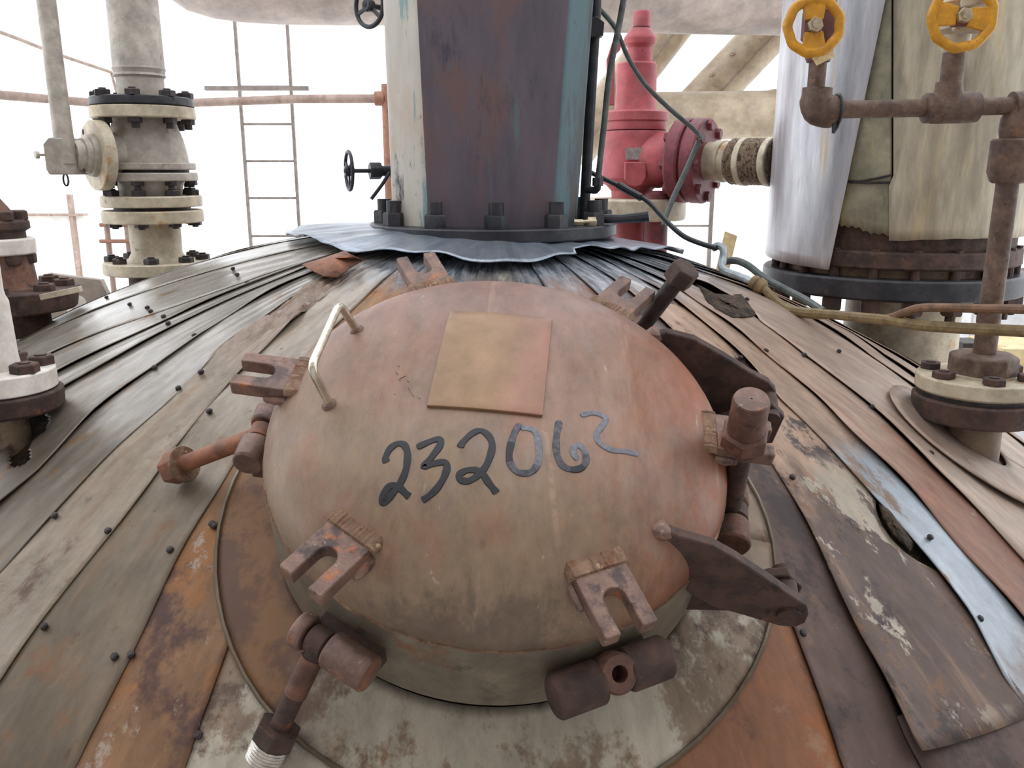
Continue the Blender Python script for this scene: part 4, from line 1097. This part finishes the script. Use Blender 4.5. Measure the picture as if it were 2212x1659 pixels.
# ---- near left nozzle
pq = on(10, 985); Yq = pq.y + .05; uq, vq = 0, 830
nl = thing('white_nozzle', (X(uq, vq, Yq), Yq, hgt(X(uq, vq, Yq), Yq)), 'white painted flange and riser on a rusty nozzle at the near left edge', 'nozzle')
stk(nl, 'neck', uq, vq, Yq, [(880, 47), (1030, 47)], 'neck_brown')
stk(nl, 'nozzle_flange', uq, vq, Yq, [(842, 118), (845, 122), (878, 120), (884, 114)], 'rust_dark', bevel=.001)
stk(nl, 'riser_flange', uq, vq, Yq, [(797, 108), (800, 112), (838, 112), (842, 104)], 'white_pipe', bevel=.001)
bolts(nl, uq, vq, Yq, 797, 84, 6, .0205, .014, -.40, 'rust_dark', stud=(.009, .002, .02))
stk(nl, 'riser', uq, vq, Yq, [(-300, 33), (628, 33), (640, 35), (652, 40), (770, 43), (798, 47)], 'white_pipe')
# ---- right pipe nozzle
pr_ = on(2098, 990); Yr = pr_.y + .06; ur, vr = 2112, 810
rn = thing('pipe_nozzle', (X(ur, vr, Yr), Yr, hgt(X(ur, vr, Yr), Yr)), 'cream flanged nozzle carrying the rusty vertical pipe on the right of the dome', 'nozzle')
stk(rn, 'neck', ur, vr, Yr, [(880, 60), (1060, 62)], 'neck_brown')
stk(rn, 'nozzle_flange', ur, vr, Yr, [(852, 121), (856, 125), (896, 122), (900, 116)], 'rust_dark', bevel=.001)
stk(rn, 'gasket', ur, vr, Yr, [(842, 112), (854, 112)], 'bolt_dark')
stk(rn, 'blind_flange', ur, vr, Yr, [(809, 119), (812, 122), (838, 122), (843, 116)], 'cream_rim', bevel=.001)
stk(rn, 'raised_face', ur, vr, Yr, [(804, 70), (810, 70)], 'cream_rim')
bolts(rn, ur, vr, Yr, 809, 96, 6, .0185, .012, -1.75, 'rust_dark', stud=(.008, .002, .02))
x = X(ur + 8, vr, Yr)
part('reducing_bush', MB().hex((x, Yr, Z(806, Yr)), (0, 0, 1), .056, .036, .2, 8), 'pipe_brown', rn, bevel=.002)
stk(rn, 'bush_lip', ur + 8, vr, Yr, [(770, 34), (774, 38), (782, 38)], 'pipe_brown')
stk(rn, 'riser_pipe', ur + 8, vr, Yr, [(330, 23), (776, 23)], 'pipe_brown', 24)
stk(rn, 'socket', ur + 8, vr, Yr, [(300, 40), (304, 44), (372, 44), (392, 36), (396, 30)], 'pipe_brown', 24)
# pad sheet round the nozzle
nc = Vector((X(ur, vr, Yr), Yr, 0)); rows = []
for a in range(7):
    rr = .048 + .072 * a / 6; row = []
    for k in range(49):
        an = 2 * math.pi * k / 48
        x_, y_ = nc.x + rr * 1.25 * math.cos(an), nc.y + rr * 1.15 * math.sin(an) - .01 * a / 6
        row.append(Vector((x_, y_, hgt(x_, y_))) + dome_n(x_, y_) * (.0105 + .0012 * math.sin(3 * an)))
    rows.append(row)
part('nozzle_pad', MB().grid(rows), 'clad_right', rn, solid=.0025)

# ---- manifold with two yellow handwheels
Ym = Yr
mf = thing('pipe_manifold', at(1985, 238, Ym), 'rusty threaded pipe run with elbow and tee below the yellow handwheels', 'pipe')
a0 = at(1768, 232, Ym); a1 = at(2206, 226, Ym)
part('elbow', MB().tube([at(1766, 190, Ym), at(1764, 215, Ym), at(1768, 232, Ym), at(1785, 240, Ym), at(1808, 239, Ym)], [.024, .027, .028, .027, .024], 18, 3), 'pipe_brown', mf)
part('pipe', MB().cyl(at(1800, 237, Ym), at(2010, 233, Ym), .0142, n=20), 'pipe_brown', mf)
part('tee', MB().lathe(at(1996, 234, Ym), at(2098, 232, Ym) - at(1996, 234, Ym), [(.018, 0), (.024, .002), (.024, .012), (.025, .014), (.025, .075), (.024, .077), (.024, .086), (.018, .089)], 22)
     .cyl(at(2047, 235, Ym), at(2050, 176, Ym), .026, .020), 'pipe_brown', mf)
part('pipe', MB().cyl(at(2090, 231, Ym), at(2195, 228, Ym), .0142, n=20), 'pipe_brown', mf)
xe = X(ur + 8, vr, Yr)
part('elbow', MB().tube([at(2186, 228, Ym), at(2205, 228, Ym), Vector((xe + .01, Ym, Z(240, Ym))), Vector((xe, Ym, Z(262, Ym))), Vector((xe, Ym, Z(318, Ym)))], [.022, .026, .027, .024, .021], 18, 3), 'pipe_brown', mf)
zt = at(1803, 240, Ym - .0)
part_tie = MB().tube([at(1807, 239, Ym) + Vector((0, math.cos(a) * .0262, math.sin(a) * .0262)) for a in [2 * math.pi * k / 18 for k in range(19)]], .0026, 6)
part_tie.tube([at(1804, 262, Ym - .016), at(1801, 276, Ym - .016), at(1801, 288, Ym - .016)], .0032, 6).tube([at(1801, 288, Ym - .016), at(1810, 274, Ym - .016), at(1814, 262, Ym - .014)], .0018, 6)
tag(part('cable_tie', part_tie, 'black_cable'), 'black cable tie looped round the left elbow of the rusty pipe', 'tie')
def gate(u, v, uw, vw, R, spokes0, label, with_plate):
    base = at(u, v, Ym)
    g = thing('globe_valve', base, label, 'valve')
    top = Vector((base.x, Ym, Z(-260, Ym)))
    part('riser', MB().cyl(base, Vector((base.x, Ym, Z(85, Ym))), .0175 if with_plate else .0142, n=20), 'pipe_brown', g)
    zc = Z(vw, Ym)
    part('valve_body', MB().lathe((base.x, Ym, zc), (0, 0, 1), [(.018, -.055), (.022, -.045), (.022, -.028), (.03, -.02), (.03, .02), (.022, .028), (.022, .05), (.016, .4)], 22), 'wheel_hub' if not with_plate else 'cream_rim', g)
    c = at(uw, vw, Ym - .085); ax = Vector((c.x * -.12, -1, .05)).normalized()
    part('stem', MB().cyl(Vector((base.x, Ym, zc)), c - ax * -.002, .007, n=14).lathe(c - ax * .012, ax, [(.0185, 0), (.0185, .010), (.012, .016)], 4), 'wheel_hub', g, bevel=.001)
    w = wheel(g, c, ax, R, .0066, 'yellow', 2, spokes0, .014, 'handwheel', 1.15, (.0135, .018), .018)
    part('wheel_nut', MB().hex(c + ax * .004, ax, .0115, .009).lathe(c + ax * .012, ax, [(.006, 0), (.006, .004)], 14), 'nut_plate', w)
    if with_plate:
        pc = Vector((base.x, Ym - .04, zc - .020))
        pp = part('bonnet_plate', MB().prism(pc, (1, 0, 0), (0, 0, 1), (0, 1, 0), [(-.026, -.006), (-.02, -.011), (.022, -.011), (.028, -.005), (.026, .006), (.014, .012), (-.012, .012), (-.026, .007)], -.006, .006), 'cream_rim', g, bevel=.002)
        for s in (-1, 1): bolt(pp, pc + Vector((s * .0205, -.006, 0)), (0, -1, 0), .0055, .004, 'nut_plate')
        part('bonnet_cap', MB().lathe((base.x, Ym - .05, zc + .006), (0, 0, 1), [(.02, 0), (.022, .006), (.022, .016), (.02, .018), (.02, .05)], 24), 'cream_rim', g)
    return c, ax
gate(1762, 195, 1758, 56, .0462, math.pi / 2 - .05, 'left yellow handwheel valve with a paper tag on the rusty pipe run', False)
gate(2054, 180, 2079, 36, .0520, .12, 'right yellow handwheel valve above the tee of the rusty pipe run', True)
tp = [at(1752, 122, Ym - .078), at(1795, 100, Ym - .076), at(1803, 122, Ym - .074), at(1764, 142, Ym - .074)]
tg_ = tag(part('paper_tag', MB().slab(tp, (0, 1, 0), .0012), 'paper'), 'crumpled cream paper tag hanging behind the left yellow handwheel', 'tag')

# ---- clad vessel on the right
Yc = 2.5; uc, vc = 1925, 540
cx = X(uc, vc, Yc); RC = 256 * S(560, Yc)
cv = thing('clad_vessel', (cx, Yc, Z(800, Yc)), 'tall upright vessel clad in silver and stained sheets on a dark bolted flange', 'vessel')
def cylsheet(u0f, u1f, vtop, vb0, vb1, r, mat, label=None, nu=20, nv=40, jag=0.0):
    """sheet on the cylinder between two pixel edges; edges given as functions of v"""
    zt_ = Z(vtop, Yc)
    rows = []
    def ang(u, v):
        d = ray(u, v); A = d.x ** 2 + d.y ** 2; B = -2 * (d.x * cx + d.y * Yc); C_ = cx * cx + Yc * Yc - r * r
        disc = B * B - 4 * A * C_
        t = (-B - math.sqrt(disc)) / (2 * A) if disc > 0 else -B / (2 * A)
        p = d * t
        return math.atan2(p.x - cx, -(p.y - Yc)), p.z
    for i in range(nv + 1):
        k = i / nv; row = []
        for j in range(nu + 1):
            w = j / nu
            vb = vb0 + (vb1 - vb0) * w + jag * math.sin(w * 40) * math.sin(w * 23)
            v = vtop + (vb - vtop) * k
            a0_ = u0f if isinstance(u0f, (int, float)) and abs(u0f) < 10 else ang(u0f(v), v)[0]
            a1_ = u1f if isinstance(u1f, (int, float)) and abs(u1f) < 10 else ang(u1f(v), v)[0]
            a = a0_ + (a1_ - a0_) * w
            zz = Z(v, Yc - r * math.cos(a))
            row.append(Vector((cx + r * math.sin(a), Yc - r * math.cos(a), zz)))
        rows.append(row)
    return part('cladding_sheet', MB().grid(rows), mat, cv, label, solid=.0025)
core = MB().lathe((cx, Yc, 0), (0, 0, 1), [(RC - .03, Z(545, Yc)), (RC - .03, 2.0)], 48)
part('vessel_wall', core, 'rust_dark', cv)
cylsheet(-2.6, lambda v: 1912 - 122 * (v / 582), -420, 520, 583, RC + .006, 'silver_clad', 'bright silver lapped sheet')
cylsheet(lambda v: 1930 - 122 * (v / 582) - 60, lambda v: 1926 - 0 * v, -420, 470, 512, RC - .012, 'green_clad', 'greenish stained lower sheet', jag=5)
cylsheet(lambda v: 1920 + (10 if v < 400 else 0), 1.9, -420, 520, 505, RC - .006, 'tan_clad', 'tan stained sheet', jag=1.5)
# wire straps
def strap(uv, r):
    pts = []
    for u, v in uv:
        d = ray(u, v); A = d.x ** 2 + d.y ** 2; B = -2 * (d.x * cx + d.y * Yc); C_ = cx * cx + Yc * Yc - r * r; disc = B * B - 4 * A * C_
        pts.append(d * ((-B - math.sqrt(max(0, disc))) / (2 * A)))
    return pts
part('strap_wire', MB().tube(strap([(1822, 392), (1860, 391), (1900, 384), (1925, 378)], RC - .008), .003, 6), 'bolt_dark', cv)
part('strap_wire', MB().tube(strap([(1822, 392), (1870, 395), (1922, 394)], RC - .008), .003, 6), 'bolt_dark', cv)
stk(cv, 'upper_flange', uc, vc, Yc, [(524, 244), (527, 248), (556, 248), (559, 244)], 'rust_dark', 64, bevel=.002)
stk(cv, 'gasket_ring', uc, vc, Yc, [(557, 226), (578, 226)], 'neck_brown', 48)
for k in range(20):
    a = 2 * math.pi * k / 20 + .1; s = S(565, Yc)
    part('stud', MB().cyl((cx + math.cos(a) * 236 * s, Yc + math.sin(a) * 236 * s, Z(520, Yc)), (cx + math.cos(a) * 236 * s, Yc + math.sin(a) * 236 * s, Z(660, Yc)), .0125, n=10), 'rust_dark', cv)
stk(cv, 'lower_flange', uc, vc, Yc, [(576, 258), (580, 262), (614, 262), (618, 256)], 'black_iron', 64, bevel=.002)
for k in range(20):
    a = 2 * math.pi * k / 20 + .1; s = S(618, Yc)
    bolt(cv, (cx + math.cos(a) * 236 * s, Yc + math.sin(a) * 236 * s, Z(618, Yc)), (0, 0, -1), .027, .035, 'rust_dark')
stk(cv, 'nozzle_neck', uc + 38, vc, Yc, [(618, 150), (640, 116), (860, 116)], 'cream_rim', 40)
# dark backing pad below
part('pad_sheet', MB().slab([pol(.98, 82, .0), pol(1.0, 108, .0), pol(1.25, 100, .03), pol(1.22, 76, .03)], (0, 0, 1), .02), 'rust_dark', cv)

# ---- red valve behind
Yv = 2.95; uv_, vv_ = 1370, 350
rv = thing('relief_valve', (X(uv_, vv_, Yv), Yv, Z(470, Yv)), 'red relief valve with side outlet behind the dark housing', 'valve')
stk(rv, 'inlet_flange', uv_ + 5, vv_, Yv, [(428, 104), (432, 108), (470, 108), (474, 104)], 'cream_rim', bevel=.002)
stk(rv, 'inlet_neck', uv_ - 4, vv_, Yv, [(395, 60), (412, 44), (450, 40), (760, 40)], 'red')
stk(rv, 'valve_body', uv_, vv_, Yv, [(284, 68), (292, 70), (385, 74), (398, 66), (404, 40)], 'red')
stk(rv, 'body_flange', uv_, vv_, Yv, [(240, 64), (244, 70), (262, 71), (264, 67), (274, 68), (282, 66)], 'red', bevel=.001)
stk(rv, 'joint_ring', uv_, vv_, Yv, [(280, 60), (286, 60)], 'bolt_dark')
stk(rv, 'bonnet', uv_ - 1, vv_, Yv, [(136, 40), (140, 43), (232, 44), (242, 48)], 'red')
stk(rv, 'bonnet_neck', uv_ + 4, vv_, Yv, [(62, 22), (80, 34), (86, 36), (96, 34), (104, 26), (138, 28)], 'red')
stk(rv, 'lock_ring', uv_ + 6, vv_, Yv, [(58, 19), (64, 19)], 'bolt_dark')
stk(rv, 'cap', uv_ + 6, vv_, Yv, [(24, 17), (28, 19), (60, 19)], 'red')
part('lever_yoke', MB().slab([at(1322, 92, Yv - .08), at(1340, 84, Yv - .08), at(1340, 108, Yv - .08), at(1328, 120, Yv - .08), at(1326, 228, Yv - .08), at(1312, 228, Yv - .08), at(1310, 130, Yv - .08)], (0, 1, 0), .02), 'red', rv, bevel=.002)
oa = at(1390, 345, Yv - .03); ob = at(1470, 347, Yv - .10)
part('outlet', MB().lathe(oa, ob - oa, [(.078, 0), (.088, .03), (.090, .06), (.082, .095), (.07, .125)], 32), 'red', rv)
od = (ob - oa).normalized()
part('outlet_flange', MB().lathe(ob - od * .01, od, [(.09, 0), (.128, .002), (.132, .008), (.132, .04), (.128, .046), (.118, .047), (.118, .054), (.128, .055), (.132, .06), (.132, .095), (.128, .10), (.06, .101)], 40), 'red_dark', rv)
for k in range(8):
    a = 2 * math.pi * k / 8 + .2; ex = od.orthogonal().normalized(); ey = od.cross(ex)
    bolt(rv, ob + od * .09 + (ex * math.cos(a) + ey * math.sin(a)) * .11, od, .017, .014, 'red_dark')
    bolt(rv, ob - od * .008 + (ex * math.cos(a) + ey * math.sin(a)) * .11, -od, .017, .014, 'red_dark')
xv = X(uv_, vv_, Yv)
yfront = Yv - 71 * S(330, Yv)
part('tin_label', MB().slab([Vector((X(u, v, yfront), yfront - .004, Z(v, yfront))) for u, v in ((1351, 319), (1397, 319), (1396, 345), (1351, 345))], (0, 1, 0), .004), 'tin_plate', rv, 'grey tin label')
part('side_boss', MB().slab([Vector((X(u, v, yfront), yfront - .008, Z(v, yfront))) for u, v in ((1348, 350), (1394, 350), (1394, 384), (1384, 400), (1370, 404), (1358, 398), (1348, 388))], (0, 1, 0), .03), 'red', rv, bevel=.004)
stk(rv, 'drain_boss', 1418, 440, Yv - .1, [(412, 22), (418, 27), (436, 28), (480, 26), (740, 26)], 'red_dark')
ha = ob + od * .095; hb = at(1690, 350, 2.62)
bh = thing('braided_hose', ha, 'braided metal hose joining the red valve to the clad vessel', 'hose')
dd = (hb - ha).normalized(); LL = (hb - ha).length
part('end_sleeve', MB().lathe(ha, dd, [(.052, 0), (.060, .004), (.060, .03), (.064, .032), (.064, .06), (.058, .062), (.058, .09)], 28), 'cream_rim', bh)
prof = [(.066 + (.004 if k % 2 else -.002), .085 + (LL - .11) * k / 22) for k in range(23)]
part('braid', MB().lathe(ha, dd, prof, 28), 'braid', bh)
for q in (.48, .82): part('hose_band', MB().lathe(ha + dd * (LL * q), dd, [(.071, 0), (.0725, .002), (.0725, .018), (.071, .02)], 28), 'cream_rim', bh)

# ================================================================== BACKGROUND PIPING
ov = [at(250, -600, 4.6), at(330, -300, 4.6), at(410, -140, 4.6), at(520, -92, 4.65), at(900, -78, 4.85), at(1300, -60, 5.0), at(1700, -48, 5.2), at(2400, -30, 5.5)]
oh = thing('overhead_pipe', ov[3], 'large pale insulated pipe crossing overhead along the top', 'pipe')
part('pipe_cladding', MB().tube(ov, .30, 32, 4), 'cream_top', oh)
for q in (1180, 1660): 
    p = at(q, -58, 5.05 + (q - 1180) * .0003); part('lap_band', MB().lathe(p - Vector((.03, 0, 0)), (1, .05, 0), [(.301, 0), (.306, .004), (.306, .05), (.301, .054)], 40, False, False), 'cream_top', oh)
def trunk(name, a, b, r, label, studs, seam_off):
    o = thing(name, a, label, 'pipe')
    part('pipe_cladding', MB().cyl(a, b, r, n=32), 'cream_clad', o)
    d = (b - a).normalized()
    view = ((a + b) / 2).normalized(); side = d.cross(view).normalized(); fr = -(view - d * view.dot(d)).normalized()
    q = (fr * .8 + side * seam_off).normalized()
    part('lap_seam', MB().tube([a + q * r, b + q * r], .006, 6), 'grey_sheet', o)
    for u, v in studs:
        rr = ray(u, v); w = rr.cross(d); n_ = w.normalized(); 
        dist = (a).dot(n_)
        # nearest hit on the cylinder
        oc = -a; dp = rr - d * rr.dot(d); op = oc - d * oc.dot(d)
        A = dp.dot(dp); B = 2 * dp.dot(op); C_ = op.dot(op) - r * r; disc = B * B - 4 * A * C_
        if disc <= 0: continue
        p = rr * ((-B - math.sqrt(disc)) / (2 * A)); nn = (p - a); nn = (nn - d * nn.dot(d)).normalized()
        bolt(o, p, nn, .020, .008, 'cream_clad', (.009, .006, .01), 'stud')
    return o
trunk('diagonal_duct', at(1735, -10, 5.85), at(1418, 325, 5.65), .141, 'cream clad duct slanting down from the overhead pipe with paired studs', [(1608, 66), (1648, 83), (1582, 115), (1598, 136), (1537, 160), (1549, 181), (1490, 206), (1501, 228), (1444, 254), (1456, 278)], .25)
trunk('diagonal_duct', at(1515, -30, 5.95), at(1235, 330, 5.75), .141, 'cream clad duct slanting behind the red valve, nearer the dark housing', [(1432, 65)], .25)
hp_ = thing('horizontal_duct', at(1560, 250, 5.2), 'cream insulated horizontal pipe with a pleated bend behind the red valve', 'pipe')
part('pipe_cladding', MB().tube([at(1380, 252, 5.2), at(1560, 250, 5.2), at(1660, 248, 5.2)], .135, 28), 'cream_clad', hp_)
part('pleated_bend', MB().tube([at(1655, 248, 5.2), at(1690, 246, 5.2), at(1720, 238, 5.2), at(1740, 214, 5.25), at(1748, 180, 5.3), at(1750, 100, 5.35)], [.135, .142, .134, .142, .134, .142, .134, .142, .135, .135, .135], 28, 2), 'cream_clad', hp_)

def tubes(name, segs, r, mat, label, cat, n=12):
    mb = MB()
    for s in segs: mb.tube(s, r, n)
    return tag(part(name, mb, mat), label, cat)
hr = thing('guard_rail', at(836, 215, 4.0), 'pale handrail with rusty post running left behind the grey valve', 'railing')
part('top_rail', MB().tube([at(836, 213, 4.0), at(640, 214, 4.15), at(420, 222, 4.3), at(330, 226, 4.36), at(200, 222, 4.2), at(-60, 200, 3.6)], .0195, 14), 'rail', hr)
pb_ = at(836, 213, 4.0)
part('post', MB().cyl((pb_.x, pb_.y, FLOOR), (pb_.x, pb_.y, Z(182, 4.0)), .024, n=16), 'post_rust', hr)
part('clamp', MB().lathe(pb_ + Vector((-.055, 0, 0)), (1, 0, 0), [(.028, 0), (.031, .004), (.031, .04), (.028, .044)], 16), 'post_rust', hr)
pq_ = at(330, 226, 4.36)
part('post', MB().cyl((pq_.x, pq_.y, FLOOR), (pq_.x, pq_.y, pq_.z), .024, n=16), 'rail', hr)
Yd = 6.4
ld = thing('cage_ladder', at(585, 545, Yd), 'thin vertical ladder seen against the sky left of the housing', 'ladder')
xl, xr_ = X(524, 280, Yd), X(634, 280, Yd)
for xx in (xl, xr_): part('stile', MB().box((xx, Yd, (Z(-60, Yd) + FLOOR) / 2), .010, .012, (Z(-60, Yd) - FLOOR) / 2), 'ladder', ld)
k = 0
for v in (188, 268, 348, 428, 510, 590, 670):
    part('rung', MB().cyl((xl, Yd, Z(v, Yd)), (xr_, Yd, Z(v, Yd)), .009 if v != 188 else .012, n=10), 'ladder', ld)
tag(part('cross_beam', MB().box(at(555, 191, 6.3), .36, .02, .014), 'ladder'), 'thin dark cross beam behind the ladder', 'beam')
l2 = thing('far_post', at(1537, 470, 5.6), 'thin far post with cross bars to the right of the red valve', 'railing')
xx = X(1537, 450, 5.6)
part('upright', MB().box((xx, 5.6, (Z(385, 5.6) + FLOOR) / 2), .012, .012, (Z(385, 5.6) - FLOOR) / 2), 'ladder', l2)
part('bar', MB().cyl((xx, 5.6, Z(488, 5.6)), (xx - .26, 5.6, Z(488, 5.6)), .006, n=8), 'ladder', l2)
part('bar', MB().cyl((xx, 5.6, Z(414, 5.6)), (xx - .3, 5.6, Z(414, 5.6)), .006, n=8), 'ladder', l2)
tag(part('far_pipe', MB().tube([at(-20, 62, 4.6), at(40, 84, 4.9), at(110, 112, 5.2), at(150, 126, 5.4), at(240, 156, 5.9), at(252, 200, 5.9), at(252, 260, 5.9)], .010, 10), 'rail'), 'thin pale pipe slanting away at the upper left', 'pipe')
rk = thing('tube_rack', at(255, 545, 4.0), 'small rusty tube rack behind the foot of the grey valve', 'rack')
for u in (234, 277): 
    p = at(u, 520, 4.0); part('upright', MB().cyl((p.x, p.y, Z(482, 4.0)), (p.x, p.y, FLOOR), .013, n=10), 'rail', rk)
for v in (486, 521): part('bar', MB().cyl(at(216, v, 3.99), at(280, v, 3.99), .009, n=10), 'post_rust', rk)
far = thing('far_building', at(60, 480, 14), 'pale far building with a door frame at the left', 'building')
p = at(40, 470, 14.0)
part('panel', MB().box((p.x, 14.2, (Z(464, 14) + FLOOR) / 2), 1.0, .1, (Z(464, 14) - FLOOR) / 2), 'far_white', far)
part('ledge', MB().box((X(60, 464, 14), 14.05, Z(464, 14)), .9, .08, .02), 'rail', far)
part('door_post', MB().box((X(153, 470, 14), 14.05, (Z(420, 14) + FLOOR) / 2), .03, .05, (Z(420, 14) - FLOOR) / 2), 'rail', far)
# right side bits between vessel neck and rusty pipe
pc_ = thing('pale_cabinet', at(2165, 735, 3.3), 'pale grey cabinet with louvres behind the rusty pipe at the right edge', 'cabinet')
c = at(2175, 690, 3.4); z0 = Z(738, 3.4); z1 = Z(588, 3.4)
part('body', MB().box((X(2190, 660, 3.5), 3.62, (FLOOR + z1) / 2), 110 * S(660, 3.5), .2, (z1 - FLOOR) / 2), 'pale_cabinet', pc_, bevel=.006)
for k in range(5): part('louvre', MB().box((X(2172 + 14 * k, 590, 3.41), 3.41, Z(594, 3.41)), .007, .012, .028), 'rail', pc_)
tag(part('cream_block', MB().box((X(2205, 765, 2.9), 2.95, Z(790, 2.95)), 62 * S(765, 2.9), .12, .085), 'cream_block', bevel=.004), 'stained cream block behind the bolted flange at the right edge', 'block')
tag(part('dark_bracket', MB().box(at(2088, 743, 2.75), .036, .05, .012), 'bolt_dark', bevel=.001), 'small dark bar bridging the gap beside the vessel neck', 'bracket')
